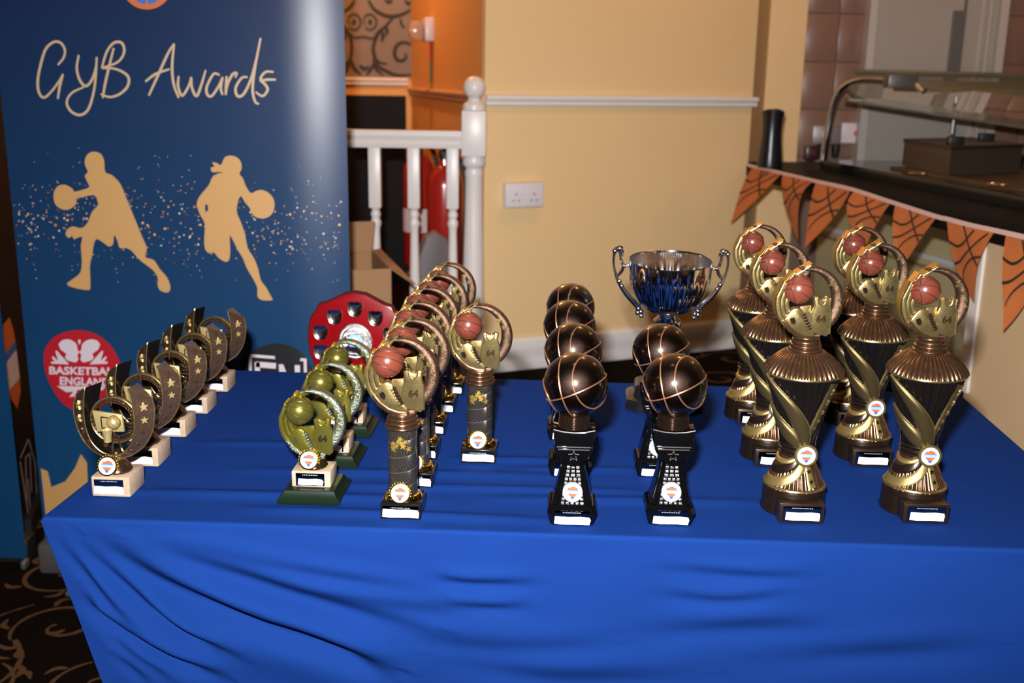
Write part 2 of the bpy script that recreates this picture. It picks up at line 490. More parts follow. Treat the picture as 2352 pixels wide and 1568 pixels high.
prof = [(-0.03, 0.842), (0.03, 0.842), (0.033, 0.855), (0.028, 0.868), (0.034, 0.884), (0.030, 0.902), (-0.030, 0.902), (-0.034, 0.884), (-0.028, 0.868), (-0.033, 0.855)]
rb.grid([[(x, a, b) for a, b in prof] for x in (-0.043, -1.25)], cv=True)
rb.f.append(tuple(range(10, 20))); rb.mi.append(0)
rb.build('hand_rail', m_white, t, ang=25)
b0 = None
for i in range(7):
    if b0 is None:
        bb = MB(); bb.box((0, 0, 0.735), (0.043, 0.043, 0.214), bev=0.002)
        bb.lathe([(0.021, 0.63), (0.016, 0.624), (0.014, 0.618), (0.018, 0.608), (0.0185, 0.60), (0.0145, 0.592), (0.0145, 0.588), (0.0195, 0.578), (0.0195, 0.568), (0.0155, 0.555), (0.0145, 0.545), (0.0165, 0.45), (0.0195, 0.33), (0.018, 0.25), (0.021, 0.24), (0.021, 0.22)], 18)
        bb.box((0, 0, 0.12), (0.043, 0.043, 0.20), bev=0.002)
        b0 = bb.build('baluster', m_white, t); o = b0
    else:
        o = b0.copy(); COL.objects.link(o); o.parent = t
    o.location = (-0.0755 - i * 0.139, 0, 0)
rb = MB(); rb.box((-0.64, 0, 0.03), (1.2, 0.05, 0.06)); rb.build('bottom_rail', m_white, t)

# things behind the balustrade --------------------------------------------
t = tag(plane_box('display_board', -1.75, -0.575, 5.62, 5.66, ZD, 1.262, mat('black_board', (0.005, 0.006, 0.008), rough=0.6, spec=0.15, bump=(60, 0.2, 0.002))), 'tall black display board standing in the lobby behind the balustrade', 'board')
m_red = mat('extinguisher_red', (0.32, 0.012, 0.010), rough=0.25, coat=0.5)
m_lab = mat('label_white', (0.62, 0.56, 0.58), rough=0.5)


def extinguisher(x, y, z, label, lab):
    t = tag(empty('fire_extinguisher', (x, y, z)), label, 'extinguisher', 'fire extinguishers in the lobby')
    MB().lathe([(0.06, 0), (0.068, 0.012), (0.068, 0.40), (0.062, 0.435), (0.042, 0.465), (0.02, 0.478), (0.018, 0.5)], 28).build('cylinder', m_red, t)
    hb = MB(); hb.lathe([(0.018, 0.50), (0.022, 0.505), (0.022, 0.53), (0.012, 0.54)], 16); hb.box((0.0, -0.03, 0.548), (0.018, 0.11, 0.010), bev=0.002); hb.box((0.0, -0.03, 0.525), (0.018, 0.09, 0.008), bev=0.002); hb.build('valve_handle', m_blackm, t)
    hb = MB(); hb.tube(smooth_path([(0.02, 0, 0.52), (0.06, -0.03, 0.50), (0.085, -0.03, 0.4), (0.08, -0.03, 0.2), (0.078, -0.02, 0.08)], 5), 0.010); hb.build('hose', m_blackm, t)
    if lab: MB().lathe([(0.0688, 0.15), (0.0688, 0.25)], 14, a0=-1.3, a1=1.3, cap=False).build('label_panel', m_lab, t)
    return t


extinguisher(-0.41, 4.55, 0.56, 'red fire extinguisher with a pale label band, hung deeper in the lobby', True)
extinguisher(-0.272, 4.12, 0.55, 'red fire extinguisher without label band, hung near the newel post', False)
gb = MB(); gp = [(-0.085, 0.0), (0.085, 0.0), (0.072, 0.42), (0.045, 0.50), (0.0, 0.525), (-0.04, 0.50), (-0.06, 0.42)]
gb.prism(gp, 0, 0.05, bev=0.012)
o = gb.build('padded_board', mat('grey_vinyl', (0.14, 0.13, 0.145), rough=0.55), None)
o.location = (-0.335, 3.93, ZD); o.rotation_euler = (0.02, 0.09, 0.35); tag(o, 'grey padded board leaning upright behind the white balusters', 'board')

# cardboard box ------------------------------------------------------------
m_card = mat('brown_cardboard', (0.36, 0.20, 0.095), rough=0.8, var=(9, (0.31, 0.17, 0.08), 0.8))
m_cardin = m_card
A = Vector((-0.392, 3.30, 0)); Bq = Vector((-0.495, 3.64, 0)); fd = Vector((-0.957, -0.29, 0)); L = 0.42; H0, H1 = ZD, 0.764
C_ = A + fd * L; D_ = Bq + fd * L
t = tag(empty('cardboard_box', A + fd * L / 2 + Vector((0, 0, ZD))), 'open brown cardboard box with raised flaps beside the navy banner', 'box')
base = t.location.copy()


def sheet(name, quad, th, m, parent, org):
    q = [Vector(p) - org for p in quad]; n = (q[1] - q[0]).cross(q[3] - q[0]).normalized() * th
    mb = MB(); mb.add(q + [p + n for p in q], [(0, 1, 2, 3), (7, 6, 5, 4), (0, 4, 5, 1), (1, 5, 6, 2), (2, 6, 7, 3), (3, 7, 4, 0)])
    return mb.build(name, m, parent, smooth=False)


def up(p, z): return Vector((p.x, p.y, z))


for nm, a, b in (('front_panel', C_, A), ('side_panel', A, Bq), ('back_panel', Bq, D_), ('side_panel', D_, C_)):
    sheet(nm, (up(a, H0), up(b, H0), up(b, H1), up(a, H1)), 0.005, m_card, t, base)
sheet('bottom_panel', (up(C_, H0 + .002), up(A, H0 + .002), up(Bq, H0 + .002), up(D_, H0 + .002)), 0.004, m_card, t, base)
sheet('flap', (up(A, H1), on_y(953, 655, 3.20), on_y(872, 573, 3.72), up(Bq, H1)), 0.005, m_card, t, base)
bd = Vector((-0.05, 0.16, 0.06))
sheet('flap', (up(D_, H1), up(Bq, H1), up(Bq, H1) + Vector((0.01, 0.03, 0.10)), up(D_, H1) + Vector((0.01, 0.03, 0.10))), 0.005, m_card, t, base)
o = sheet('folder', (up(A, 0.728) + fd * 0.13 + Vector((0, .03, 0)), up(A, 0.728) + fd * 0.36 + Vector((0, .03, 0)), up(A, 0.733) + fd * 0.36 + Vector((-.06, .24, 0)), up(A, 0.733) + fd * 0.13 + Vector((-.06, .24, 0))), 0.02, mat('teal_card', (0.10, 0.45, 0.50), rough=0.5), None, Vector((0, 0, 0)))
tag(o, 'turquoise folder lying inside the open cardboard box', 'folder')

# ================================================================== COUNTER
ZC = 1.042
CE0 = on_z(1713, 371, ZC); CE1 = on_z(2352, 514, ZC)
cdv = (CE1 - CE0).normalized()                       # towards the camera along the front edge
CE1 = CE0 + cdv * 3.0
cn = Vector((cdv.y, -cdv.x, 0))                      # pointing to the hall side (left)
if cn.x > 0: cn = -cn
m_cnt = mat('black_counter_laminate', (0.006, 0.005, 0.005), rough=0.45, spec=0.04, var=(120, (0.010, 0.009, 0.008), 0.6))
DEP = 0.78
t = tag(empty('serving_counter', CE0 - Vector((0, 0, ZC - ZD))), 'long black-topped serving counter with cream front along the kitchen opening', 'counter')
org = t.location.copy()
mb = MB(); prof = [(0, -0.062), (-0.004, -0.055), (-0.006, -0.012), (-0.002, -0.002), (0.008, 0.0), (DEP, 0.0), (DEP, -0.062)]
rows = [[(q - cn * a + Vector((0, 0, b))) - org for a, b in prof] for q in (CE0, CE1)]
mb.grid(rows, cv=True)
for r in (0, 1): mb.f.append(tuple(range(r * 7, r * 7 + 7))); mb.mi.append(0)
mb.build('worktop', m_cnt, t, ang=30)
# near front panel with white edge trim
m_panel = mat('cream_counter_panel', (0.62, 0.44, 0.25), rough=0.55, bump=(150, 0.1, 0.002))
pn0 = CE0 - cn * 0.03
tp = on_plane(2236, 700, pn0, cn); s0 = (tp - CE0).dot(cdv)
tb = on_plane(2230, 905, pn0, cn)


def cpt(s, dpt, z): return CE0 + cdv * s - cn * dpt + Vector((0, 0, z - ZC))


def cbox(name, s0, s1, d0, d1, z0, z1, m, parent, bev=0.0):
    q = [cpt(s0, d0, z0), cpt(s1, d0, z0), cpt(s1, d1, z0), cpt(s0, d1, z0), cpt(s0, d0, z1), cpt(s1, d0, z1), cpt(s1, d1, z1), cpt(s0, d1, z1)]
    o_ = org if parent is not None else Vector((0, 0, 0))
    mb = MB(); mb.add([p - o_ for p in q], [(0, 1, 2, 3), (7, 6, 5, 4), (0, 4, 5, 1), (1, 5, 6, 2), (2, 6, 7, 3), (3, 7, 4, 0)])
    if bev:
        bm = bmesh.new(); vs = [bm.verts.new(v) for v in mb.v]
        for f in mb.f: bm.faces.new([vs[i] for i in f])
        bmesh.ops.recalc_face_normals(bm, faces=list(bm.faces)); bmesh.ops.bevel(bm, geom=list(bm.edges), offset=bev, segments=2, affect='EDGES')
        mb = MB(); mb.frombm(bm)
    return mb.build(name, m, parent, smooth=bool(bev))


cbox('front_panel', s0 + 0.004, 3.0, 0.03, 0.07, 0.0, ZC - 0.062, m_panel, t)
cbox('edge_trim', s0 - 0.012, s0 + 0.028, 0.022, 0.075, tb.z, ZC - 0.062, m_white, t)
# recessed moulded panel under the overhang
q0 = Vector((1.351, 4.66, 0)); q1 = Vector((1.536, 3.752, 0)); qd = (q1 - q0).normalized(); q1 = q0 + qd * 2.05
qn = Vector((qd.y, -qd.x, 0))
if qn.x > 0: qn = -qn
m_rec = mat('pale_green_cream', (0.50, 0.43, 0.24), rough=0.5)


def qbox(name, s0, s1, d0, d1, z0, z1, m):
    a, b = q0 + qd * s0, q0 + qd * s1
    q = [up(p + qn * d, z) - org for z in (z0, z1) for p, d in ((a, d0), (b, d0), (b, d1), (a, d1))]
    mb = MB(); mb.add(q, [(0, 1, 2, 3), (7, 6, 5, 4), (0, 4, 5, 1), (1, 5, 6, 2), (2, 6, 7, 3), (3, 7, 4, 0)])
    return mb.build(name, m, t, smooth=False)


qbox('recessed_panel', 0.0, 2.05, -0.03, 0.0, ZD, ZC - 0.062, m_rec)
qbox('panel_rail', 0.0, 2.05, 0.0, 0.012, 0.735, 0.755, mat('pale_rail', (0.62, 0.62, 0.64), rough=0.4))
qbox('panel_tan_bead', 0.0, 2.05, 0.0, 0.009, 0.700, 0.712, mat('tan_bead', (0.26, 0.19, 0.09), rough=0.5))  # tan bead strip running below the pale rail
for s in (0.35, 1.05, 1.75): qbox('panel_stile', s, s + 0.014, 0.0, 0.010, 0.40, 0.70, mat('tan_bead', (0.26, 0.19, 0.09)))
qbox('skirting', 0.0, 2.05, 0.0, 0.012, ZD, ZD + 0.06, mat('dark_skirting', (0.03, 0.022, 0.016), rough=0.5))
mb = MB()
for cx0, cz0, sg in ((0.78, 0.50, 1), (0.92, 0.50, -1)):
    pth = [q0 + qd * (cx0 + sg * (0.055 - 0.0012 * i) * math.cos(i * 0.26)) + qn * 0.006 + Vector((0, 0, cz0 + (0.055 - 0.0012 * i) * math.sin(i * 0.26))) - org for i in range(36)]
    mb.tube(pth, 0.007, 6)
mb.build('applied_scroll', mat('white_scroll', (0.62, 0.56, 0.46), rough=0.5), t)

# things on the counter ----------------------------------------------------
# black waisted vase
vp = on_z(1767, 384, ZC)
t2 = tag(empty('black_vase', vp), 'black waisted vase with a wavy cut rim on the counter end', 'vase')
mb = MB()
rows = []
for r, z in [(0.001, 0.0), (0.046, 0.0), (0.047, 0.012), (0.042, 0.06), (0.037, 0.11), (0.036, 0.15), (0.039, 0.185), (0.043, 0.21), (0.039, 0.208), (0.033, 0.15), (0.03, 0.05), (0.001, 0.04)]:
    rows.append([(r * math.sin(2 * PI * i / 28), -r * math.cos(2 * PI * i / 28), z + (0.007 * math.cos(2 * 2 * PI * i / 28 + 0.9) if z > 0.2 else 0)) for i in range(28)])
mb.grid(rows, cv=True); mb.build('vase_body', mat('vase_black', (0.008, 0.008, 0.010), rough=0.3), t2)

# hob unit
hs = (on_z(1826, 402, ZC) - CE0).dot(cdv)
t2 = tag(empty('hot_counter_unit', (0, 0, 0)), 'low black glass hot-plate unit set into the serving counter', 'hot plate')
o_save = org; org = Vector((0, 0, 0))
cbox('glass_body', 0.36, 2.9, 0.16, 0.70, ZC, ZC + 0.034, m_black, t2, bev=0.004)
m_steel = mat('brown_steel', (0.16, 0.11, 0.075), metal=0.85, rough=0.35)
cbox('steel_inset', 0.75, 2.8, 0.24, 0.66, ZC + 0.034, ZC + 0.042, m_steel, t2, bev=0.002)
for pu, pv in ((2108, 400), (2290, 426)):  # bright steel discs added to stand for gleams on the unit
    c = on_z(pu, pv, ZC + 0.042); mb = MB(); mb.lathe([(0.028, 0.0), (0.030, 0.003), (0.026, 0.006), (0.022, 0.003), (0.001, 0.002)], 28); o = mb.build('gleam_disc', mat('bright_steel', (0.6, 0.55, 0.52), metal=1, rough=0.22), t2); o.location = c
org = o_save
# dark warming box
pc = on_z(2178, 404, ZC + 0.043); pl = on_z(2040, 372, ZC + 0.043); pr = on_z(2342, 396, ZC + 0.043)
t2 = tag(empty('warming_box', (0, 0, 0)), 'large dark steel warming box with black handles on the hot-plate unit', 'warming box')
ex = (pr - pc); ey = (pl - pc); ex *= min(1, 0.52 / ex.length); ey *= min(1, 0.42 / ey.length)
mb = MB(); hb_ = Vector((0, 0, 0.078)); q = [pc, pc + ex, pc + ex + ey, pc + ey]
mb.add(q + [p + hb_ for p in q], [(0, 1, 2, 3), (7, 6, 5, 4), (0, 4, 5, 1), (1, 5, 6, 2), (2, 6, 7, 3), (3, 7, 4, 0)]); mb.build('box_body', mat('dark_bronze_steel', (0.11, 0.08, 0.055), metal=0.6, rough=0.42, bump=(25, 0.2, 0.004)), t2, smooth=False)
ctr = pc + ex * 0.5 + ey * 0.5
q = [ctr + (p - ctr) * 1.02 for p in q]; mb = MB(); mb.add([p + hb_ for p in q] + [p + hb_ + Vector((0, 0, 0.012)) for p in q], [(0, 1, 2, 3), (7, 6, 5, 4), (0, 4, 5, 1), (1, 5, 6, 2), (2, 6, 7, 3), (3, 7, 4, 0)]); lid = mb.build('lid', mat('lid_dark', (0.045, 0.035, 0.03), metal=0.5, rough=0.45), t2, smooth=False)
for a, b in ((0.15, 0.15), (0.85, 0.5)):
    p = pc + ex * a + ey * b + hb_ + Vector((0, 0, 0.024)); MB().box(p, (0.05, 0.03, 0.026), bev=0.005).build('handle', m_blackm, lid)
# sneeze guard: bent chrome post, clamp, glass
t2 = tag(empty('sneeze_guard', (0, 0, 0)), 'glass sneeze guard on a bent chrome tube above the serving counter', 'sneeze guard')
pth = [on_y(u, v, y) for u, v, y in ((1888, 381, 4.30), (1894, 340, 4.30), (1904, 285, 4.29), (1914, 240, 4.28), (1926, 212, 4.27), (1944, 195, 4.25), (1970, 186, 4.22), (2010, 185, 4.18), (2060, 189, 4.12), (2095, 193, 4.08), (2114, 199, 4.05), (2124, 209, 4.03))]
pth[0].z = ZC + 0.001
mb = MB(); mb.tube(smooth_path(pth, 5), 0.0135, 12); mb.build('chrome_post', m_chrome, t2)
mb = MB(); mb.lathe([(0.03, 0), (0.03, 0.008), (0.016, 0.012)], 24); o = mb.build('post_flange', m_chrome, t2); o.location = pth[0]
c = on_y(2068, 186, 4.09); MB().box(c, (0.11, 0.07, 0.052), bev=0.006).build('clamp', mat('clamp_grey', (0.16, 0.15, 0.14), metal=0.6, rough=0.4), t2)
m_glass = mat('green_glass', (0.80, 0.88, 0.80), rough=0.02, trans=0.92)
gq = [on_y(1962, 166, 4.58), on_y(2560, 180, 4.58), on_y(2560, 322, 3.72), on_y(1938, 228, 4.02)]
sheet('glass_shelf', gq, 0.008, m_glass, t2, Vector((0, 0, 0)))
e0, e1 = gq[0], gq[1]; mb = MB(); mb.tube([e0 + Vector((0, 0.004, 0.004)), e1 + Vector((0, 0.004, 0.004))], 0.009, 8); mb.build('shelf_edge', mat('edge_olive', (0.13, 0.12, 0.075), rough=0.3), t2)
mb = MB(); mb.tube([on_y(2197, 222, 4.1), up(on_y(2180, 365, 4.1), ZC + 0.1325)], 0.006, 8); mb.build('support_rod', mat('rod_dark', (0.10, 0.10, 0.09), metal=0.8, rough=0.35), t2)
MB().box(on_y(2230, 212, 4.35), (0.62, 0.02, 0.085), bev=0.003).build('heat_lamp_bar', mat('olive_bar', (0.16, 0.13, 0.07), metal=0.4, rough=0.4), t2)
# kitchen sockets
sp = on_y(1905, 309, 4.70)
t2 = tag(empty('kitchen_socket', sp), 'grey metal twin socket with white switches on the brown tiled wall', 'socket')
MB().box((0, -0.011, 0), (0.155, 0.022, 0.078), bev=0.003).build('metal_plate', mat('grey_plate', (0.30, 0.27, 0.25), metal=0.5, rough=0.4), t2)
for x in (-0.03, -0.008, 0.055): MB().box((x, -0.024, 0.0), (0.013, 0.006, 0.026), bev=0.001).build('rocker_switch', m_plast, t2)
for x in (-0.04, 0.022):
    mb = MB(); mb.lathe([(0.012, 0), (0.018, 0.02), (0.02, 0.055), (0.016, 0.06)], 14); o = mb.build('black_plug', m_blackm, t2); o.location = (x, -0.035, -0.098)
sp = on_y(1952, 305, 4.70)
t2 = tag(empty('spur_switch', sp), 'white square switch with a red neon on the brown tiled wall', 'switch')
MB().box((0.0, -0.012, 0), (0.086, 0.024, 0.086), bev=0.003).build('switch_plate', m_plast, t2)
MB().box((0.018, -0.027, 0.0), (0.016, 0.006, 0.020), bev=0.001).build('red_neon', mat('neon_red', (0.6, 0.01, 0.01), rough=0.3), t2)
o = MB().box(on_z(1858, 366, ZC + 0.034) + Vector((0, -0.02, 0.026)), (0.045, 0.04, 0.052), bev=0.004).build('small_jar', mat('maroon_black', (0.03, 0.006, 0.006), rough=0.3), None)
tag(o, 'small square dark maroon pot on the hot-plate unit below the kitchen socket', 'pot')

# ================================================================== BUNTING
m_penn = mat('orange_pennant_fabric', (0.52, 0.15, 0.035), rough=0.85, bump=(500, 0.3, 0.002), var=(30, (0.46, 0.125, 0.028), 0.6))
m_ink = mat('pennant_black_print', (0.012, 0.008, 0.006), rough=0.85)
m_tape = mat('pale_pink_tape', (0.72, 0.48, 0.42), rough=0.8)
t = tag(empty('bunting', CE0 + cn * 0.012), 'orange basketball-print triangular bunting hung along the black counter edge', 'bunting')
borg = t.location.copy()
bp = CE0 + cn * 0.014


def bpl(u, v, off=0.0): return on_plane(u, v, bp, cn) + cn * off


tape_px = [(1716, 377), (1729, 382), (1795, 397), (1870, 415), (1955, 434), (2045, 463), (2151, 497), (2173, 502), (2230, 517), (2285, 529), (2348, 543), (2440, 566)]
P = smooth_path([bpl(u, v) for u, v in tape_px], 5)
mb = MB(); mb.grid([[p - borg + Vector((0, 0, 0.006)), p - borg - Vector((0, 0, 0.006))] for p in P]); mb.grid([[p - borg + Vector((0, 0, 0.006)) + cn * 0.0015, p - borg - Vector((0, 0, 0.006)) + cn * 0.0015] for p in P])
mb.build('hanging_tape', m_tape, t, smooth=False)
# (top-left, top-right, tip, left bow, right bow) in picture pixels on the counter front
penn = [((1729, 384), (1794, 399), (1678, 514), (1704, 443), (1742, 454), 1), ((1798, 400), (1869, 416), (1836, 553), (1802, 469), (1841, 466), 2), ((1874, 418), (1954, 437), (1847, 568), (1863, 495), (1910, 505), 3),
        ((1961, 440), (2046, 465), (1985, 575), (1954, 497), (2012, 517), 4), ((2057, 468), (2151, 499), (2066, 616), (2052, 545), (2116, 560), 5), ((2175, 505), (2285, 531), (2241, 695), (2193, 606), (2253, 618), 6), ((2311, 537), (2420, 563), (2303, 761), (2311, 650), (2372, 676), 7)]


def offplane(c, Y):
    p = on_y(c[0], c[1], Y)
    return p if (p - bp).dot(cn) >= 0.004 else bpl(c[0], c[1], 0.004)


for (a, b, c, ml, mr_, sd) in penn:
    A0, B0 = bpl(*a), bpl(*b); Ym = (A0.y + B0.y) / 2; C0 = offplane(c, Ym); ML = offplane(ml, (A0.y + C0.y) / 2); MR = offplane(mr_, (B0.y + C0.y) / 2)
    rnd = random.Random(sd); ph = rnd.uniform(0, 6)
    n = 14; nw = 10

    def quad(p0, p1, p2, q): return p0 * ((1 - q) * (1 - 2 * q)) + p1 * (4 * q * (1 - q)) + p2 * (q * (2 * q - 1))

    def pt(s, q, off=0.0):
        # s 0..1 across, q 0..1 down
        p = quad(A0, ML, C0, q).lerp(quad(B0, MR, C0, q), s); curl = 0.010 * math.sin(PI * q * 0.9) * (1 + math.sin(s * 3.0 + ph))
        return p + cn * (curl * (1 - q) + off) - borg
    mb = MB(); mb.grid([[pt(i / nw, j / n * 0.995) for i in range(nw + 1)] for j in range(n + 1)])
    pn = mb.build('pennant', m_penn, t)
    mb = MB()

    def line(pts, w):
        rows = ribbon2d(smooth_path(pts, 6), w)
        mb.grid([[pt(max(0, min(1, l.x)), max(0, min(.99, l.y)), 0.0012), pt(max(0, min(1, r.x)), max(0, min(.99, r.y)), 0.0012)] for l, r in rows])
    line([(0.0, 0.24), (0.25, 0.27), (0.45, 0.20), (0.62, 0.04)], 0.017)
    line([(0.38, 0.02), (0.55, 0.20), (0.75, 0.34), (1.0, 0.46)], 0.017)
    line([(0.0, 0.50), (0.3, 0.44), (0.65, 0.26), (0.92, 0.04)], 0.017)
    line([(0.15, 0.72), (0.4, 0.55), (0.75, 0.38), (1.0, 0.33)], 0.017)
    mb.build('printed_seams', m_ink, pn, smooth=False)

# ================================================================== BANNERS
m_navy = bpy.data.materials.new('navy_banner_vinyl'); m_navy.use_nodes = True
nt = m_navy.node_tree; b = nt.nodes['Principled BSDF']; tc = nt.nodes.new('ShaderNodeTexCoord'); sx = nt.nodes.new('ShaderNodeSeparateXYZ'); rp = nt.nodes.new('ShaderNodeValToRGB')
mr = nt.nodes.new('ShaderNodeMapRange'); mr.inputs['From Min'].default_value = 0.0; mr.inputs['From Max'].default_value = 2.0
rp.color_ramp.elements[0].color = (0.006, 0.052, 0.140, 1); rp.color_ramp.elements[1].color = (0.008, 0.020, 0.066, 1); rp.color_ramp.elements[0].position = 0.15; rp.color_ramp.elements[1].position = 0.8
nt.links.new(tc.outputs['Object'], sx.inputs[0]); nt.links.new(sx.outputs['Z'], mr.inputs['Value']); nt.links.new(mr.outputs['Result'], rp.inputs['Fac']); nt.links.new(rp.outputs['Color'], b.inputs['Base Color'])
b.inputs['Roughness'].default_value = 0.34; b.inputs['Specular IOR Level'].default_value = 0.34
m_gold = mat('banner_sand_print', (0.52, 0.29, 0.105), rough=0.45)
m_goldt = mat('banner_script_print', (0.50, 0.36, 0.22), rough=0.45)
m_bred = mat('banner_red_print', (0.42, 0.008, 0.018), rough=0.42)
m_bwht = mat('banner_white_print', (0.62, 0.55, 0.60), rough=0.45)
m_bblk = mat('banner_black_print', (0.007, 0.007, 0.009), rough=0.4)
m_borg = mat('banner_orange_print', (0.55, 0.13, 0.03), rough=0.45)
m_bblu = mat('banner_blue_print', (0.035, 0.14, 0.48), rough=0.45)
m_alu = mat('satin_aluminium', (0.55, 0.55, 0.56), metal=0.9, rough=0.35)
BX0, BX1, BYY = -1.287, -0.428, 2.70


def ban_y(x):
    e = max(0.0, x - (BX1 - 0.16)) / 0.16
    return BYY + 0.0235 * e * e


def ban(u, v, off=0.0008):
    y = BYY
    for _ in range(6):
        p = on_y(u, v, y); y = ban_y(min(max(p.x, BX0 - .1), BX1 + .05))
    p = on_y(u, v, y); e = 0.004; sl = (ban_y(p.x + e) - ban_y(p.x - e)) / (2 * e); n = Vector((sl, -1, 0)).normalized()
    return p + n * off - BORG


BORG = Vector(((BX0 + BX1) / 2, BYY, 0))
t = tag(empty('roller_banner', BORG), 'tall navy roller banner with sand-coloured basketball players and script lettering', 'banner')
mb = MB(); N = 60
xs = [BX0 + (BX1 - BX0) * i / N for i in range(N + 1)]
mb.grid([[Vector((x, ban_y(x) + d, z)) - BORG for x in xs] for d, z in ((0, 0.09), (0, 0.5), (0, 1.0), (0, 1.5), (0, 2.06))])
mb.grid([[Vector((x, ban_y(x) + 0.002, z)) - BORG for x in xs] for z in (0.09, 2.06)])
sheet_o = mb.build('printed_sheet', m_navy, t)
mb = MB(); mb.grid([[Vector((x, ban_y(x) + 0.012 * math.cos(a), 2.065 + 0.012 * math.sin(a))) - BORG for x in xs] for a in [2 * PI * k / 10 for k in range(10)]], cu=True); mb.build('top_rail', m_alu, t)
MB().box((0, 0.02, 0.05), (0.88, 0.11, 0.09), bev=0.012).build('roller_cassette', m_alu, t)
MB().box((0, 0.10, 1.05), (0.025, 0.018, 2.0)).build('support_pole', m_alu, t)
for sx_ in (-0.3, 0.3): MB().box((sx_, 0.02, 0.006), (0.04, 0.34, 0.012), bev=0.003).build('foot', m_alu, t)
zs = 0.4592


def Z1(pts): return [(x * zs, y * zs) for x, y in pts]


def decal(name, poly, m, off=0.0008, parent=None):
    """polygon (pixels) subdivided along the banner so it follows the curve"""
    bm = bmesh.new(); vs = [bm.verts.new((p[0], p[1], 0)) for p in poly]
    for tri in tessellate_polygon([[Vector((p[0], p[1], 0)) for p in poly]]):
        try: bm.faces.new([vs[i] for i in tri])
        except ValueError: pass
    x0 = min(p[0] for p in poly); x1 = max(p[0] for p in poly); k = x0 + 18
    while k < x1:
        bmesh.ops.bisect_plane(bm, geom=list(bm.verts) + list(bm.edges) + list(bm.faces), plane_co=(k, 0, 0), plane_no=(1, 0, 0)); k += 18
    mb = MB(); mb.frombm(bm, lambda p: ban(p.x, p.y, off)); return mb.build(name, m, parent or sheet_o, smooth=False)


pl1 = [(425, 800), (440, 770), (470, 758), (505, 770), (522, 805), (527, 860), (560, 875), (600, 915), (620, 960), (645, 1020), (665, 1070), (690, 1130), (712, 1185), (735, 1240), (728, 1285), (770, 1300), (800, 1345), (835, 1385), (852, 1430), (848, 1455), (830, 1462), (800, 1450), (788, 1420), (790, 1390), (765, 1350), (700, 1300), (660, 1255), (630, 1240), (600, 1240), (590, 1210), (572, 1175), (566, 1220), (545, 1232), (520, 1215), (485, 1195), (470, 1220), (462, 1270), (450, 1330), (452, 1380), (452, 1440), (440, 1450), (400, 1445), (350, 1432), (336, 1418), (350, 1405), (385, 1380), (405, 1355), (410, 1300), (405, 1230), (412, 1185), (385, 1190), (372, 1197), (360, 1180), (346, 1190), (332, 1178), (330, 1160), (345, 1140), (370, 1132), (410, 1140), (440, 1110), (460, 1060), (492, 1020), (470, 975), (420, 985), (385, 992), (380, 1020), (350, 1045), (315, 1048), (280, 1025), (268, 985), (275, 950), (295, 928), (330, 924), (365, 945), (375, 958), (440, 940), (445, 925), (425, 880), (440, 860), (428, 830)]
pl2 = [(1117, 800), (1130, 783), (1160, 778), (1190, 790), (1207, 815), (1208, 845), (1198, 870), (1215, 890), (1230, 930), (1255, 965), (1280, 955), (1310, 950), (1345, 965), (1370, 1000), (1372, 1040), (1355, 1075), (1320, 1092), (1280, 1085), (1255, 1060), (1250, 1040), (1225, 1010), (1205, 980), (1190, 1010), (1185, 1060), (1205, 1110), (1225, 1170), (1240, 1240), (1270, 1290), (1290, 1340), (1305, 1400), (1330, 1435), (1355, 1480), (1362, 1500), (1310, 1500), (1288, 1480), (1288, 1440), (1270, 1400), (1235, 1340), (1215, 1290), (1190, 1250), (1165, 1200), (1150, 1180), (1152, 1260), (1145, 1300), (1125, 1308), (1090, 1285), (1070, 1262), (1045, 1265), (1025, 1240), (1022, 1190), (1025, 1120), (1000, 1070), (985, 1020), (1000, 980), (1045, 925), (1060, 890), (1085, 870), (1118, 862), (1090, 860), (1062, 860), (1055, 838), (1073, 832), (1062, 812), (1085, 815), (1105, 825)]
sm = lambda pts: [(p.x, p.y) for p in smooth_path(pts, 3, True)]
decal('player_print', sm(Z1(pl1)), m_gold); decal('player_print', sm(Z1(pl2)), m_gold)
decal('arm_gap', Z1([(1028, 1020), (1040, 1025), (1042, 1050), (1030, 1062), (1026, 1045)]), m_navy, 0.0014)
mb = MB()
strokes = [[(290, 325), (318, 290), (325, 250), (305, 215), (270, 210), (230, 245), (205, 320), (190, 400), (195, 460), (220, 488), (260, 455), (300, 400), (316, 370)], [(316, 370), (300, 430), (290, 495)],
           [(395, 275), (385, 340), (400, 400), (430, 430), (460, 400), (480, 340), (485, 285)], [(485, 285), (478, 400), (465, 480), (440, 550), (400, 575), (355, 555), (335, 510), (360, 465), (420, 435)],
           [(570, 240), (545, 340), (525, 430), (515, 490)], [(510, 340), (535, 260), (570, 215), (610, 215), (622, 260), (590, 310), (510, 340)], [(510, 340), (580, 345), (640, 380), (640, 430), (600, 470), (550, 485), (505, 470)],
           [(745, 478), (790, 380), (840, 270), (872, 218)], [(872, 218), (862, 330), (870, 420), (895, 490)], [(728, 408), (780, 370), (850, 345)],
           [(895, 380), (892, 430), (912, 478), (945, 430), (958, 385)], [(958, 385), (962, 440), (985, 480), (1010, 420), (1030, 350)],
           [(1100, 375), (1070, 370), (1037, 430), (1037, 470), (1060, 480), (1095, 430), (1115, 385)], [(1115, 385), (1106, 440), (1115, 475)],
           [(1135, 380), (1130, 475)], [(1130, 475), (1140, 420), (1165, 372), (1185, 366), (1178, 388)],
           [(1240, 385), (1210, 390), (1180, 440), (1190, 480), (1220, 470), (1255, 400), (1280, 310), (1305, 190)], [(1305, 190), (1275, 350), (1265, 450), (1278, 508), (1297, 520)],
           [(1370, 360), (1330, 360), (1305, 395), (1330, 425), (1340, 450), (1315, 480), (1280, 460)], [(1300, 405), (1340, 398), (1382, 398)]]
so_ = 0.0008
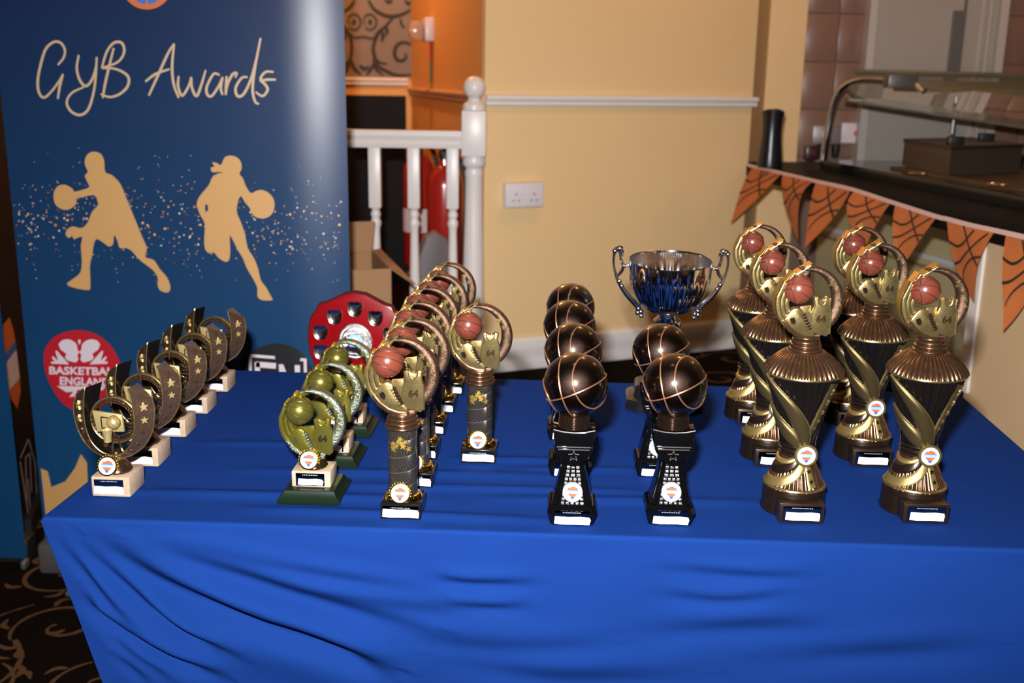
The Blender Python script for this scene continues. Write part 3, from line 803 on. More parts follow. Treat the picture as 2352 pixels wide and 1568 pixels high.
for st in strokes:
    so_ += 0.00012
    rows = ribbon2d(smooth_path(Z1(st), 7), lambda q: 2.6 * (0.75 + 0.45 * math.sin(PI * (0.12 + 0.8 * q))))
    mb.grid([[ban(l.x, l.y, so_), ban(r.x, r.y, so_)] for l, r in rows])
mb.build('script_lettering', m_goldt, sheet_o, smooth=False)
rnd = random.Random(11); mb = MB()
m_d = [mat('glitter_gold', (0.62, 0.36, 0.14), rough=0.4), mat('glitter_pale', (0.55, 0.52, 0.45), rough=0.4), mat('glitter_orange', (0.50, 0.20, 0.07), rough=0.4)]
for i in range(620):
    u = rnd.uniform(15, 785); v = rnd.gauss(515 - 18 * math.sin(u / 130), 62)
    if not 338 < v < 650 or u < 6 + (v - 300) * 0.115 + 6: continue
    k = math.exp(-((v - 515) / 70) ** 2); r = rnd.uniform(0.7, 1.4) + 2.2 * k * rnd.random() ** 2
    mb.cur = rnd.choices((0, 1, 2), (5, 3, 3))[0]
    mb.add([ban(u + r * math.cos(a * PI / 3), v + r * math.sin(a * PI / 3), 0.0007) for a in range(6)], [(0, 1, 2, 3, 4, 5)])
o = mb.build('glitter_dots', m_d, sheet_o, smooth=False); o['kind'] = 'stuff'


def ell(cx, cy, rx, ry, n=36, a0=0, a1=2 * PI): return [(cx + rx * math.cos(a0 + (a1 - a0) * i / n), cy + ry * math.sin(a0 + (a1 - a0) * i / n)) for i in range(n)]


decal('logo_ring', ell(338, -40, 60, 62), m_borg); decal('logo_ball', ell(338, -40, 47, 50), m_bblu, 0.0013)
mb = MB()
for pts in ([(338, -90), (338, 10)], [(300, -80), (322, -40), (312, 2)], [(376, -80), (354, -40), (364, 2)]):
    rows = ribbon2d(smooth_path(pts, 6), 2.2); mb.grid([[ban(l.x, l.y, .0018), ban(r.x, r.y, .0018)] for l, r in rows])
mb.build('logo_seams', m_borg, sheet_o, smooth=False)


def Z2(pts): return [(x * 0.319, 680 + y * 0.319) for x, y in pts]


def spoly(pts): return [(p.x, p.y) for p in smooth_path(pts, 4, True)]


decal('red_emblem', spoly(Z2([(315, 450), (330, 370), (390, 295), (480, 255), (570, 245), (670, 262), (750, 310), (820, 385), (868, 490), (870, 600), (820, 720), (720, 800), (600, 830), (500, 805), (430, 745), (370, 650), (330, 550)])), m_bred)
for sg in (0, 1):
    f = (lambda x: x) if not sg else (lambda x: 1146 - x)
    decal('lion_print', spoly(Z2([(f(x), y) for x, y in [(425, 345), (445, 320), (480, 310), (520, 318), (552, 345), (560, 385), (572, 400), (560, 425), (565, 455), (545, 475), (520, 470), (490, 462), (470, 440), (478, 415), (440, 385), (432, 368)]])), m_bwht, 0.0014)
    decal('ray_print', Z2([(f(x), y) for x, y in [(368, 470), (395, 470), (375, 440), (382, 430), (420, 465), (400, 395), (410, 390), (500, 490), (372, 485)]]), m_bwht, 0.0014)
decal('crown_print', Z2([(563, 312), (583, 312), (578, 345), (568, 345)]), m_bwht, 0.0014)
decal('bar_print', Z2([(410, 645), (760, 650), (740, 675), (560, 672), (540, 720), (500, 725), (530, 685), (480, 690), (440, 665)]), m_bwht, 0.0014)
for txt, x0, x1, y0, y1 in (('BASKETBALL', 356, 860, 503, 562), ('ENGLAND', 432, 790, 578, 638)):
    vs, fs = text_geo(txt, 1.0, 0.035); a0 = min(v.x for v in vs); a1 = max(v.x for v in vs); b0 = min(v.y for v in vs); b1 = max(v.y for v in vs)
    mb = MB(); mb.add([ban(*Z2([(x0 + (x1 - x0) * (v.x - a0) / (a1 - a0), y1 - (y1 - y0) * (v.y - b0) / (b1 - b0) + 0.02 * (v.x - a0) / (a1 - a0) * 500)])[0], 0.0016) for v in vs], fs); mb.build('emblem_lettering', m_bwht, sheet_o, smooth=False)
decal('black_roundel', ell(635, 878, 88, 90), m_bblk)
mb = MB()


def stroke(pts, w, off=.0015):
    rows = ribbon2d([Vector((*p, 0)) for p in pts], w); mb.grid([[ban(l.x, l.y, off), ban(r.x, r.y, off)] for l, r in rows])


stroke([(577, 960), (575, 817)], 3.3); stroke([(574, 816), (702, 826)], 3.3); stroke([(701, 823), (704, 960)], 3.3)
stroke([(594, 930), (591, 831)], 6.0); stroke([(588, 836), (634, 840)], 6.5); stroke([(594, 880), (625, 882)], 6)
stroke([(645, 836), (650, 930)], 4.5); stroke([(646, 838), (682, 930)], 5); stroke([(683, 838), (685, 930)], 6.0)
mb.build('roundel_lettering', m_bwht, sheet_o, smooth=False)
decal('lower_print', [(94, 1075), (110, 1082), (118, 1118), (150, 1105), (172, 1075), (186, 1042), (200, 1062), (205, 1190), (106, 1190)], m_gold)

# two more banners left of the first: one frontal and cut by the frame, a black one nearly edge-on behind it
p0 = on_z(62, 1297, 0.0); d2 = Vector((-1.0, -0.04, 0)).normalized()
t = tag(empty('roller_banner', p0 + d2 * 0.425), 'plain navy roller banner standing left of the table, beside the player banner', 'banner')
o2 = t.location.copy()
mb = MB()
for dy in (0.0, 0.002): mb.grid([[p0 + d2 * (0.85 * i / 20) + Vector((0, dy + 0.012 * math.sin(i * 0.3), z)) - o2 for i in range(21)] for z in (0.02, 0.5, 1.0, 1.5, 2.05)])
mb.build('printed_sheet', m_navy, t)
mb = MB(); mb.tube([p0 - o2 + Vector((0, 0, 2.06)), p0 + d2 * 0.85 - o2 + Vector((0, 0, 2.06))], 0.012, 10); mb.build('top_rail', m_alu, t)
MB().box((0, 0.045, 0.035), (0.85, 0.07, 0.07), rz=0.04, bev=0.008).build('roller_cassette', m_blackm, t)
MB().box(Vector((0.428, 0.0, 0.012)), (0.012, 0.03, 0.022), bev=0.002).build('end_cap', m_alu, t)
qa = Vector((-1.44, 2.90, 0)); qb = on_z(96, 1150, 0.0); qdir = (qb - qa).normalized(); qnn = Vector((qdir.y, -qdir.x, 0))
if qnn.x < 0: qnn = -qnn
t = tag(empty('roller_banner', (qa + qb) / 2), 'black roller banner with orange and white logos, turned almost edge-on', 'banner')
o2 = t.location.copy()


def bq(u, v, off=0.0): return on_plane(u, v, qa, qnn) + qnn * off - o2


mb = MB()
for dd in (0.0, -0.002): mb.grid([[qa.lerp(qb, k / 6) + qnn * dd + Vector((0, 0, z)) - o2 for k in range(7)] for z in (0.06, 1.0, 2.0)])
sh = mb.build('printed_sheet', m_bblk, t)
mb = MB(); mb.tube([up(qa, 2.01) - o2, up(qb, 2.01) - o2], 0.012, 10); mb.build('top_rail', m_alu, t)
mb = MB(); a = [qa + qnn * 0.02, qb + qnn * 0.02, qb - qnn * 0.05, qa - qnn * 0.05]; mb.add([p - o2 for p in a] + [up(p, 0.06) - o2 for p in a], [(0, 1, 2, 3), (7, 6, 5, 4), (0, 4, 5, 1), (1, 5, 6, 2), (2, 6, 7, 3), (3, 7, 4, 0)]); mb.build('roller_cassette', m_blackm, t, smooth=False)


def dq(name, pts, m, off):
    mb = MB(); mb.flat(pts, lambda u, v: bq(u, v, off)); return mb.build(name, m, sh, smooth=False)


dq('logo_shield', [(6, 745), (20, 728), (30, 760), (42, 850), (46, 900), (38, 938), (24, 915), (12, 880), (4, 810)], m_borg, 0.002)
dq('logo_band', [(2, 838), (34, 800), (42, 868), (10, 905)], m_bwht, 0.004)
dq('logo_strip', [(2, 822), (32, 782), (34, 802), (3, 842)], m_bblu, 0.005)
mb = MB()
for pts in ([(44, 1052), (63, 1008), (78, 1062), (84, 1172), (62, 1178), (44, 1060)], [(56, 1050), (60, 1160)], [(56, 1052), (66, 1040), (70, 1130)], [(62, 1100), (67, 1168)]):
    for i in range(len(pts) - 1):
        rows = ribbon2d([Vector((*pts[i], 0)), Vector((*pts[i + 1], 0))], 1.3); mb.grid([[bq(l.x, l.y, .003), bq(r.x, r.y, .003)] for l, r in rows])
mb.build('box_lettering', mat('dim_white_print', (0.30, 0.28, 0.28), rough=0.5), sh, smooth=False)

# ================================================================== TABLE AND CLOTH
ZT = 0.75
FL = Vector((-0.653, 1.362, 0)); FR = Vector((0.846, 1.298, 0)); BL = Vector((-0.594, 2.138, 0)); BR = Vector((0.905, 2.040, 0))
m_tab = mat('table_laminate', (0.30, 0.22, 0.15), rough=0.5)
t = tag(empty('trestle_table', ((FL + BR) / 2)), 'rectangular folding table hidden beneath the blue cloth', 'table')
to = t.location.copy()
ctr = (FL + BR) / 2


def ins(p, k): return ctr + (p - ctr) * k


mb = MB(); q = [ins(p, 0.93) - to for p in (FL, FR, BR, BL)]
mb.add([up(p, 0.70) for p in q] + [up(p, 0.742) for p in q], [(0, 1, 2, 3), (7, 6, 5, 4), (0, 4, 5, 1), (1, 5, 6, 2), (2, 6, 7, 3), (3, 7, 4, 0)]); mb.build('table_top', m_tab, t, smooth=False)
for p in (FL, FR, BR, BL):
    l = ins(p, 0.68) - to; mb = MB(); mb.tube([(l.x, l.y, 0.0), (l.x, l.y, 0.70)], 0.014, 10); mb.build('leg', mat('grey_tube', (0.3, 0.3, 0.3), metal=0.8, rough=0.4), t)

RR = 0.005


def bil(s, q): return FL.lerp(FR, s).lerp(BL.lerp(BR, s), q)


def ripple(x, y):
    # shallow cloth wrinkles lying along the table
    a = 0.0
    for (yc, x0, x1, amp, wd, sl) in ((1.462, -0.62, -0.10, 0.0016, 0.013, -0.03), (1.500, -0.30, 0.25, 0.0012, 0.011, -0.02), (1.405, -0.40, 0.10, 0.0015, 0.012, -0.06), (1.556, -0.45, 0.10, 0.0012, 0.013, -0.01),
                                      (1.62, -0.1, 0.12, 0.0013, 0.012, 0.0), (1.455, -0.05, 0.40, 0.0013, 0.014, 0.0), (1.58, 0.0, 0.22, 0.0010, 0.010, 0.02), (1.68, -0.55, -0.25, 0.0009, 0.013, 0.0)):
        e = (x - x0) / (x1 - x0)
        if 0 < e < 1: a += 3.6 * amp * math.sin(PI * e) ** 0.7 * math.exp(-((y - yc - sl * (x - x0)) / wd) ** 2)
    return a - 0.0006


fold_px = [([(108, 1222), (180, 1300), (269, 1398), (367, 1470)], 0.010, 0.011), ([(150, 1232), (298, 1352), (400, 1432), (480, 1495)], 0.013, 0.014), ([(205, 1236), (388, 1336), (560, 1410), (720, 1468), (900, 1530)], 0.024, 0.024),
           ([(300, 1240), (510, 1300), (700, 1356), (860, 1400), (1000, 1430)], 0.013, 0.021), ([(190, 1360), (228, 1410), (388, 1512), (510, 1568)], 0.018, 0.014), ([(240, 1450), (300, 1500), (390, 1568)], 0.010, 0.010), ([(245, 1490), (300, 1535), (340, 1575)], 0.007, 0.008),
           ([(420, 1238), (640, 1290), (820, 1318), (1000, 1345)], 0.006, 0.014), ([(1000, 1312), (1080, 1322), (1240, 1322)], 0.007, 0.012), ([(1010, 1366), (1120, 1378), (1220, 1376)], 0.005, 0.012), ([(620, 1400), (760, 1470), (900, 1560)], 0.010, 0.022),
           ([(1500, 1280), (1700, 1292), (1850, 1290)], 0.004, 0.012), ([(1450, 1430), (1700, 1410), (1900, 1405)], 0.005, 0.020), ([(1500, 1340), (1650, 1352), (1800, 1330)], 0.004, 0.012), ([(900, 1440), (1150, 1470), (1400, 1460)], 0.006, 0.022), ([(1000, 1500), (1300, 1540), (1600, 1530)], 0.007, 0.026), ([(700, 1330), (900, 1370), (1100, 1400)], 0.006, 0.018), ([(1750, 1480), (2000, 1460), (2250, 1440)], 0.005, 0.024), ([(300, 1380), (420, 1450), (560, 1520)], 0.008, 0.012)]
folds = []
for px, amp, wd in fold_px:
    pts = [(p.x, p.z) for p in smooth_path([on_y(u, v, 1.355) for u, v in px], 5)]
    wd = max(wd * 1.15, 0.014)
    folds.append((pts, amp, wd, min(p[0] for p in pts) - 3 * wd, max(p[0] for p in pts) + 3 * wd))


def fold_disp(x, z):
    tot = 0.0
    for pts, amp, wd, xa, xb in folds:
        if x < xa or x > xb: continue
        best = 1e9; bi = 0; sg = 1; m = len(pts)
        for i in range(m - 1):
            ax, az = pts[i]; bx, bz = pts[i + 1]; dx, dz = bx - ax, bz - az; L2 = dx * dx + dz * dz
            tt = ((x - ax) * dx + (z - az) * dz) / L2; tc_ = max(0, min(1, tt)); ex_ = x - ax - tc_ * dx; ez_ = z - az - tc_ * dz; dd = ex_ * ex_ + ez_ * ez_
            if dd < best: best = dd; bi = (i + tc_) / (m - 1); sg = 1 if (dx * ez_ - dz * ex_) > 0 else -1
        d = math.sqrt(best) * sg
        if abs(d) > 5 * wd: continue
        env = math.sin(PI * min(1, max(0, 0.04 + 0.92 * bi))) ** 1.1
        a = 0.9 * math.exp(-((d - 0.75 * wd) / (0.75 * wd)) ** 2) - 1.0 * math.exp(-((d + 0.45 * wd) / (0.65 * wd)) ** 2) + 0.25 * math.exp(-((d + 2.0 * wd) / (1.0 * wd)) ** 2)
        tot += amp * 0.95 * env * a
    return tot


mb = MB()
ed = [0, 0.15 * RR, 0.4 * RR, 0.7 * RR, RR]


def coords(L, n): return [e / L for e in ed] + [(RR + (L - 2 * RR) * i / n) / L for i in range(1, n)] + [1 - e / L for e in reversed(ed)]


cs, ct = coords(1.5, 330), coords(0.76, 110)
rows = []
for q in ct:
    row = []
    for s in cs:
        p = bil(s, q); a = max(0, RR - min(s, 1 - s) * 1.5); b_ = max(0, RR - min(q, 1 - q) * 0.76); d = min(RR, math.hypot(a, b_))
        z = ZT - (RR - math.sqrt(RR * RR - d * d))
        k = min(1, min(min(s, 1 - s) * 1.5, min(q, 1 - q) * 0.76) / 0.02)
        row.append((p.x, p.y, z + k * ripple(p.x, p.y)))
    rows.append(row)
mb.grid(rows)
zrow = [ZT - RR - 0.0 - (ZT - RR - 0.012) * (i / 170) ** 1.15 for i in range(171)]


def pull(dr): return 0.27 * min(dr, 0.42) + 0.03 * max(0, dr - 0.42)


rows = []
for z in zrow:          # front drop
    dr = ZT - RR - z; row = []
    for s in cs:
        p = FL.lerp(FR, s); x = p.x + pull(dr) * (1 - s) ** 3
        k = min(1, dr / 0.02); kl = min(1, s / 0.03) if dr < .5 else min(1, s / 0.03)
        dsp = fold_disp(x, z) * k * kl
        dsp += 0.0016 * k * math.sin(x * 9 + z * 14) + 0.0008 * k * math.sin(x * 31 - z * 23) - 0.30 * min(dr, .3) ** 2 * min(1, s * 8)
        row.append((x, p.y - dsp, z))
    rows.append(row)
mb.grid(rows)
zr2 = [zrow[i] for i in range(0, 171, 5)]


def side(pa, pb, n, nx, ny, plf, wav):
    rows = []
    for z in zr2:
        dr = ZT - RR - z; row = []
        for s in ct:
            p = pa.lerp(pb, s); pl_ = pull(dr) * plf(s); w = wav * math.sin(s * 40) * min(1, dr / .2) * math.sin(PI * s)
            row.append((p.x - nx * (pl_ + w), p.y - ny * (pl_ + w), z))
        rows.append(row)
    mb.grid(rows)


side(FL, BL, 40, -1, 0, lambda s: 1.0, 0.006)
side(FR, BR, 40, 1, 0, lambda s: 0.0, 0.006)
rows = []
for z in zr2:
    dr = ZT - RR - z
    rows.append([(BL.lerp(BR, s).x + pull(dr) * (1 - s) ** 3, BL.lerp(BR, s).y + 0.006 * math.sin(s * 54) * min(1, dr / .2) * math.sin(PI * s), z) for s in cs])
mb.grid(rows)
m_cloth = mat('royal_blue_stretch_cloth', (0.0055, 0.0270, 0.146), rough=0.85, spec=0.03, bump=(1600, 0.12, 0.0006), var=(900, (0.0062, 0.031, 0.166), 0.5))
o = mb.build('tablecloth', m_cloth, None, ang=70)
tag(o, 'royal blue stretch cloth with slanting folds covering the trophy table', 'tablecloth')

# ================================================================== TROPHIES
m_tg = mat('trophy_gold', (0.43, 0.33, 0.135), metal=0.85, rough=0.27, bump=(260, 0.2, 0.001), var=(110, (0.20, 0.15, 0.06), 0.9))
m_tgo = mat('trophy_amber_gold', (0.42, 0.23, 0.045), metal=0.7, rough=0.35)
m_tb = mat('antique_bronze', (0.22, 0.125, 0.080), metal=0.85, rough=0.30, bump=(900, 0.9, 0.0008), var=(160, (0.045, 0.028, 0.020), 0.7))
m_tbs = mat('smooth_bronze', (0.27, 0.145, 0.075), metal=0.88, rough=0.22, var=(120, (0.11, 0.06, 0.034), 0.8))
m_tdk = mat('dark_patina', (0.014, 0.010, 0.008), metal=0.6, rough=0.27, var=(70, (0.034, 0.019, 0.011), 0.9))
m_tblk = mat('patina_black', (0.010, 0.008, 0.007), metal=0.5, rough=0.25)
m_orb = mat('orange_ball_paint', (0.145, 0.032, 0.019), rough=0.26, coat=0.5, bump=(900, 0.1, 0.0005))
m_seam = mat('dark_seam', (0.035, 0.018, 0.010), rough=0.45)
m_seamg = mat('gold_seam', (0.42, 0.26, 0.10), metal=0.6, rough=0.35)
m_gg = mat('green_gold', (0.22, 0.195, 0.030), metal=0.78, rough=0.27)
m_ggs = mat('sparkle_silver_green', (0.25, 0.285, 0.21), metal=0.9, rough=0.22, bump=(500, 1.0, 0.002))
m_ggd = mat('green_seam', (0.05, 0.05, 0.02), metal=0.4, rough=0.4)
m_marb = mat('cream_marble', (0.44, 0.34, 0.24), rough=0.25, var=(45, (0.36, 0.26, 0.17), 0.5, 1.2))
m_plate = mat('mirror_plate', (0.20, 0.24, 0.25), metal=1.0, rough=0.10)
m_plated = mat('mirror_plate_dark', (0.10, 0.115, 0.12), metal=1.0, rough=0.10)
m_engr = mat('plate_engraving', (0.55, 0.58, 0.58), metal=0.6, rough=0.3)
m_stick = mat('white_sticker', (0.80, 0.78, 0.80), rough=0.6)
m_disc = mat('disc_white', (0.44, 0.41, 0.44), rough=0.7, spec=0.1)
m_lo = mat('logo_orange', (0.40, 0.10, 0.04), rough=0.7, spec=0.1)
m_lb = mat('logo_light_blue', (0.20, 0.33, 0.58), rough=0.7, spec=0.1)
m_ld = mat('logo_blue', (0.04, 0.09, 0.36), rough=0.7, spec=0.1)
m_sgold = mat('shiny_gold', (0.80, 0.55, 0.12), metal=1, rough=0.14)
m_fgold = mat('foil_gold', (0.62, 0.42, 0.08), metal=0.8, rough=0.35)
m_silver = mat('silver_plate', (0.82, 0.82, 0.82), metal=1, rough=0.07)


def seam_circle(mb, c, r, nrm, off, w, n=40, a0=0, a1=2 * PI):
    nrm = Vector(nrm).normalized(); a = nrm.orthogonal().normalized(); b = nrm.cross(a); rr = math.sqrt(max(1e-9, r * r - off * off))
    pts = [Vector(c) + nrm * off + (a * math.cos(a0 + (a1 - a0) * i / n) + b * math.sin(a0 + (a1 - a0) * i / n)) * rr for i in range(n)]
    mb.tube(pts, w, 6, closed=True)


def seam3(mb, c, r, pts, w, n=56):
    t_ = Vector((-0.04, -0.955, 0.29)).normalized(); u_ = (Vector((0, 0, 1)) - t_ * t_.z).normalized(); x_ = u_.cross(t_) * -1
    if x_.x < 0: x_ = -x_
    P = []
    for a, b_ in pts:
        y = math.sqrt(max(0.0, 1 - a * a - b_ * b_)); P.append((x_ * a + u_ * b_ + t_ * y).normalized())
    nn = (P[1] - P[0]).cross(P[2] - P[0]).normalized(); seam_circle(mb, c, r, nn, nn.dot(P[0]) * r, w, n)


def logo_disc(parent, c, tilt, r=0.0128, rim=m_sgold, crown=False, rimw=0.0016):
    """round printed centre, standing in its metal holder, facing -y and tilted back"""
    e = Matrix.Translation(Vector(c)) @ Matrix.Rotation(-tilt, 4, 'X')

    def T(p): return e @ Vector(p)
    mb = MB()
    n = 36
    prof = [(r * 0.2, 0.004), (r + rimw, 0.004), (r + rimw * 1.3, 0.002), (r + rimw, -0.0010), (r, -0.0012), (r * 0.98, 0.0)]
    mb.grid([[T((a * math.cos(2 * PI * i / n), y, a * math.sin(2 * PI * i / n))) for i in range(n)] for a, y in prof], cv=True)
    if crown:
        for i in range(15):
            a = math.radians(-15 + 210 * i / 14); q = T(((r + 0.0026) * math.cos(a), 0.002, (r + 0.0026) * math.sin(a))); mb.sphere(q, 0.0021, 8, 6)
    mb.build('disc_holder', rim, parent)
    mb = MB(); mb.add([T((r * math.cos(2 * PI * i / n), -0.0003, r * math.sin(2 * PI * i / n))) for i in range(n)], [tuple(range(n))])
    d = mb.build('logo_disc', m_disc, parent, smooth=False)
    k = r / 12.5
    mb = MB()

    def L(x, z, y=-0.0006): return T((x * k * 1.16, y, z * k * 0.92))
    sh = [(-5.6, 6.8), (-3, 6.2), (-1.5, 8.2), (2, 8.4), (4, 6.4), (5.6, 6.8), (5.8, 2), (5.2, -3), (2.5, -6.6), (0, -8.6), (-2.5, -6.6), (-5.2, -3), (-5.8, 2)]
    mb.cur = 0; mb.flat(sh, L)
    mb.cur = 1; mb.flat([(-7.4, 2.8), (7.4, 2.4), (7.0, -2.4), (-7.0, -2.0)], lambda x, z: L(x, z, -0.0009))
    mb.cur = 2; mb.flat([(-7.6, 3.6), (7.6, 3.2), (7.4, 2.4), (-7.4, 2.8)], lambda x, z: L(x, z, -0.0010))
    mb.flat([(-2.4, -6.4), (2.4, -6.4), (1.6, -9.2), (0, -10.4), (-1.6, -9.2)], lambda x, z: L(x, z, -0.0010))
    mb.build('shield_print', [m_lo, m_lb, m_ld], d, smooth=False)
    vs, fs = text_geo('BASKETBALL', 2.3, 0.02); w_ = max(v.x for v in vs) - min(v.x for v in vs)
    mb = MB(); mb.add([L(v.x * 12.6 / w_, v.y * 1.25 - 0.1, -0.0012) for v in vs], fs); mb.build('band_lettering', m_disc, d, smooth=False)
    return d


def plate(parent, c, w, h, sw, sh, sdz, m=m_plate, tilt=0.0, tear=0, sdx=0.0):
    """mirror name plate with a torn white sticker over its lower part"""
    e = Matrix.Translation(Vector(c)) @ Matrix.Rotation(-tilt, 4, 'X')

    def T(x, y, z): return e @ Vector((x, y, z))
    mb = MB(); mb.prism([(-w / 2, -h / 2), (w / 2, -h / 2), (w / 2, h / 2), (-w / 2, h / 2)], -0.0008, 0.0004, lambda p: T(*p)); p = mb.build('name_plate', m, parent, smooth=False)
    rnd = random.Random(tear); mb = MB(); z = h / 2 - 0.0032
    x = -w * 0.27
    while x < w * 0.27:
        l = rnd.uniform(0.0008, 0.0022); mb.add([T(x, -0.0010, z), T(x + l, -0.0010, z), T(x + l, -0.0010, z + 0.0014), T(x, -0.0010, z + 0.0014)], [(0, 1, 2, 3)]); x += l + rnd.uniform(0.0005, 0.001)
    mb.build('engraved_line', m_engr, p, smooth=False)
    pts = [(-sw / 2, -sh / 2 + 0.001), (-sw * 0.3, -sh / 2), (sw * 0.2, -sh / 2 + 0.0006), (sw / 2, -sh / 2), (sw / 2 + 0.0008 * (tear % 3), sh * 0.1), (sw / 2 - 0.001 * (tear % 2), sh / 2 - 0.001), (sw * 0.25, sh / 2), (-sw * 0.1, sh / 2 - 0.0008), (-sw / 2 + 0.001, sh / 2)]
    mb = MB(); mb.prism([(a + sdx, b + sdz) for a, b in pts], -0.0016, -0.0009, lambda p: T(*p)); mb.build('white_sticker', m_stick, p, smooth=False)
    return p


def emblem(root, zc, R, sch, yc=0.0, stretch=1.05):
    def T(p): return Vector((p[0] * R, yc + p[1] * R, zc + p[2] * R * stretch))

    def pr(name, poly, y0, y1, m, bev=0.03, parent=root, ang=38):
        mb = MB(); mb.prism(poly, y0, y1, lambda p: T(p), bev=bev); return mb.build(name, m, parent, ang=ang)

    def pol(a, r): return (r * math.cos(math.radians(a)), r * math.sin(math.radians(a)))
    # star crescent: rounded band, thin at the top and broad at the side
    rows = []; nC = 54; mS = 12
    for i in range(nC + 1):
        q = i / nC; a = math.radians(110 - 226 * q); wd = (0.10 + 0.33 * math.sin(PI * min(1, q * 1.02)) ** 1.1 * (0.55 + 0.45 * q)) * (1.0 if q < 0.92 else 1 - (q - 0.92) * 5)
        row = []
        for k in range(mS):
            b_ = 2 * PI * k / mS; rr = 1.0 - wd / 2 + wd / 2 * math.copysign(abs(math.cos(b_)) ** 0.75, math.cos(b_)); yy = 0.06 + 0.21 * math.copysign(abs(math.sin(b_)) ** 0.8, math.sin(b_))
            # the inner face leans back so the band is proud at its rim
            yy += 0.03 * (1.0 - rr) / 0.3
            row.append(T((rr * math.cos(a), yy, rr * math.sin(a))))
        rows.append(row)
    mb = MB(); mb.grid(rows, cv=True); mb.f.append(tuple(range(mS))); mb.mi.append(0); kk = nC * mS; mb.f.append(tuple(range(kk, kk + mS))); mb.mi.append(0)
    cr = mb.build('crescent', sch['crescent'], root, ang=50)
    for x, z, s in ((0.58, 0.55, 0.11), (0.74, 0.33, 0.09), (0.83, 0.11, 0.075), (0.86, -0.07, 0.05)):
        pr('star', star_poly(s, x, z, 0.2), -0.20, -0.08, sch['star'], bev=0, parent=cr)
    # stepped gold wing: amber body behind, three grooved gold bands in front
    arcp = lambda r, a0, a1, n=14: [pol(a0 + (a1 - a0) * i / n, r) for i in range(n + 1)]
    wing = arcp(1.0, 236, 168) + [(-0.80, 0.60), (-0.74, 0.57), (-0.55, 0.84), (-0.48, 0.80), (-0.10, 1.05), (-0.03, 1.10), (-0.22, 0.90), (-0.40, 0.70), (-0.56, 0.46)] + arcp(0.60, 150, 228, 10)
    wg = pr('gold_wing', wing, -0.06, 0.36, sch['amber'], bev=0.02, ang=30)
    for k, (r0, r1, ae, tipp, y0) in enumerate(((0.87, 1.0, 170, [(-0.80, 0.60), (-0.72, 0.52)], -0.20), (0.735, 0.865, 176, [(-0.72, 0.57), (-0.54, 0.84), (-0.50, 0.74), (-0.64, 0.42)], -0.17), (0.60, 0.73, 178, [(-0.52, 0.66), (-0.46, 0.80), (-0.08, 1.05), (-0.02, 1.10), (-0.20, 0.89), (-0.44, 0.58)], -0.14))):
        pr('gold_band', arcp(r1, 234, ae) + tipp + arcp(r0, ae, 232), y0, 0.0, sch['gold'], bev=0.03, ang=30, parent=wg)
    # ball with seams
    bc = T((-0.36, -0.14, 0.37)); br = 0.43 * R
    mb = MB(); mb.sphere(bc, br, 32, 20); ball = mb.build('ball', sch['ball'], root)
    mb = MB(); w = br * 0.032
    for q in (((-0.3, 0.94), (-0.55, 0.1), (-0.25, -0.95)), ((-0.8, 0.5), (0.0, 0.62), (0.8, 0.5)), ((-0.96, 0.15), (0.0, 0.22), (0.97, -0.15)), ((-0.96, -0.05), (-0.2, -0.28), (0.7, -0.7))): seam3(mb, bc, br, q, w)
    mb.build('ball_seam', sch['seam'], ball)
    # net panel
    pn = pr('net_panel', [(-0.27, -0.14), (0.05, -0.10), (0.07, -0.60), (-0.10, -0.66)], -0.10, 0.02, sch['gold'], bev=0.015)
    # basketball boot
    shoe = pr('boot', [(-0.60, -0.28), (-0.50, -0.17), (-0.36, -0.14), (-0.22, -0.20), (-0.17, -0.38), (-0.06, -0.58), (0.06, -0.72), (0.17, -0.82), (0.19, -0.93), (0.08, -1.0), (-0.10, -0.99), (-0.34, -0.90), (-0.56, -0.74), (-0.74, -0.52), (-0.70, -0.42)], -0.26, 0.0, sch['gold'], bev=0.06)
    pr('sole', [(-0.78, -0.54), (-0.72, -0.48), (-0.54, -0.68), (-0.32, -0.84), (-0.08, -0.92), (0.12, -0.93), (0.20, -0.95), (0.14, -1.03), (-0.08, -1.05), (-0.38, -0.96), (-0.62, -0.80)], -0.285, 0.0, sch['sole'], bev=0.03, parent=shoe)
    mb = MB(); mb.sphere(T((-0.38, -0.15, -0.20)), 0.105 * R, 16, 10, (1.15, 1.0, 0.8)); mb.build('ankle_collar', sch['gold'], shoe)
    pr('throat', [(-0.23, -0.27), (-0.15, -0.25), (-0.03, -0.52), (0.08, -0.70), (0.02, -0.76), (-0.12, -0.56)], -0.272, -0.22, sch['dark'], bev=0.0, parent=shoe)
    for i in range(6):
        f = i / 5; x, z = -0.19 + 0.20 * f, -0.30 - 0.40 * f
        pr('lace', [(x - 0.075, z - 0.035), (x - 0.06, z - 0.058), (x + 0.05, z + 0.012), (x + 0.035, z + 0.035)], -0.30, -0.25, sch['sole'], bev=0.0, parent=shoe)
    pr('side_flash', [(-0.58, -0.44), (-0.46, -0.40), (-0.40, -0.52), (-0.44, -0.62), (-0.54, -0.56)], -0.272, -0.25, sch['dark'], bev=0.0, parent=shoe)
    # jersey
    js = pr('jersey', [(0.09, 0.14), (0.19, 0.18), (0.25, 0.12), (0.325, 0.10), (0.40, 0.12), (0.46, 0.18), (0.57, 0.15), (0.55, -0.06), (0.61, -0.24), (0.62, -0.86), (0.52, -0.95), (0.30, -0.89), (0.02, -0.82), (0.05, -0.28), (0.12, -0.08)], -0.22, -0.02, sch['gold'], bev=0.03)
    mb = MB()
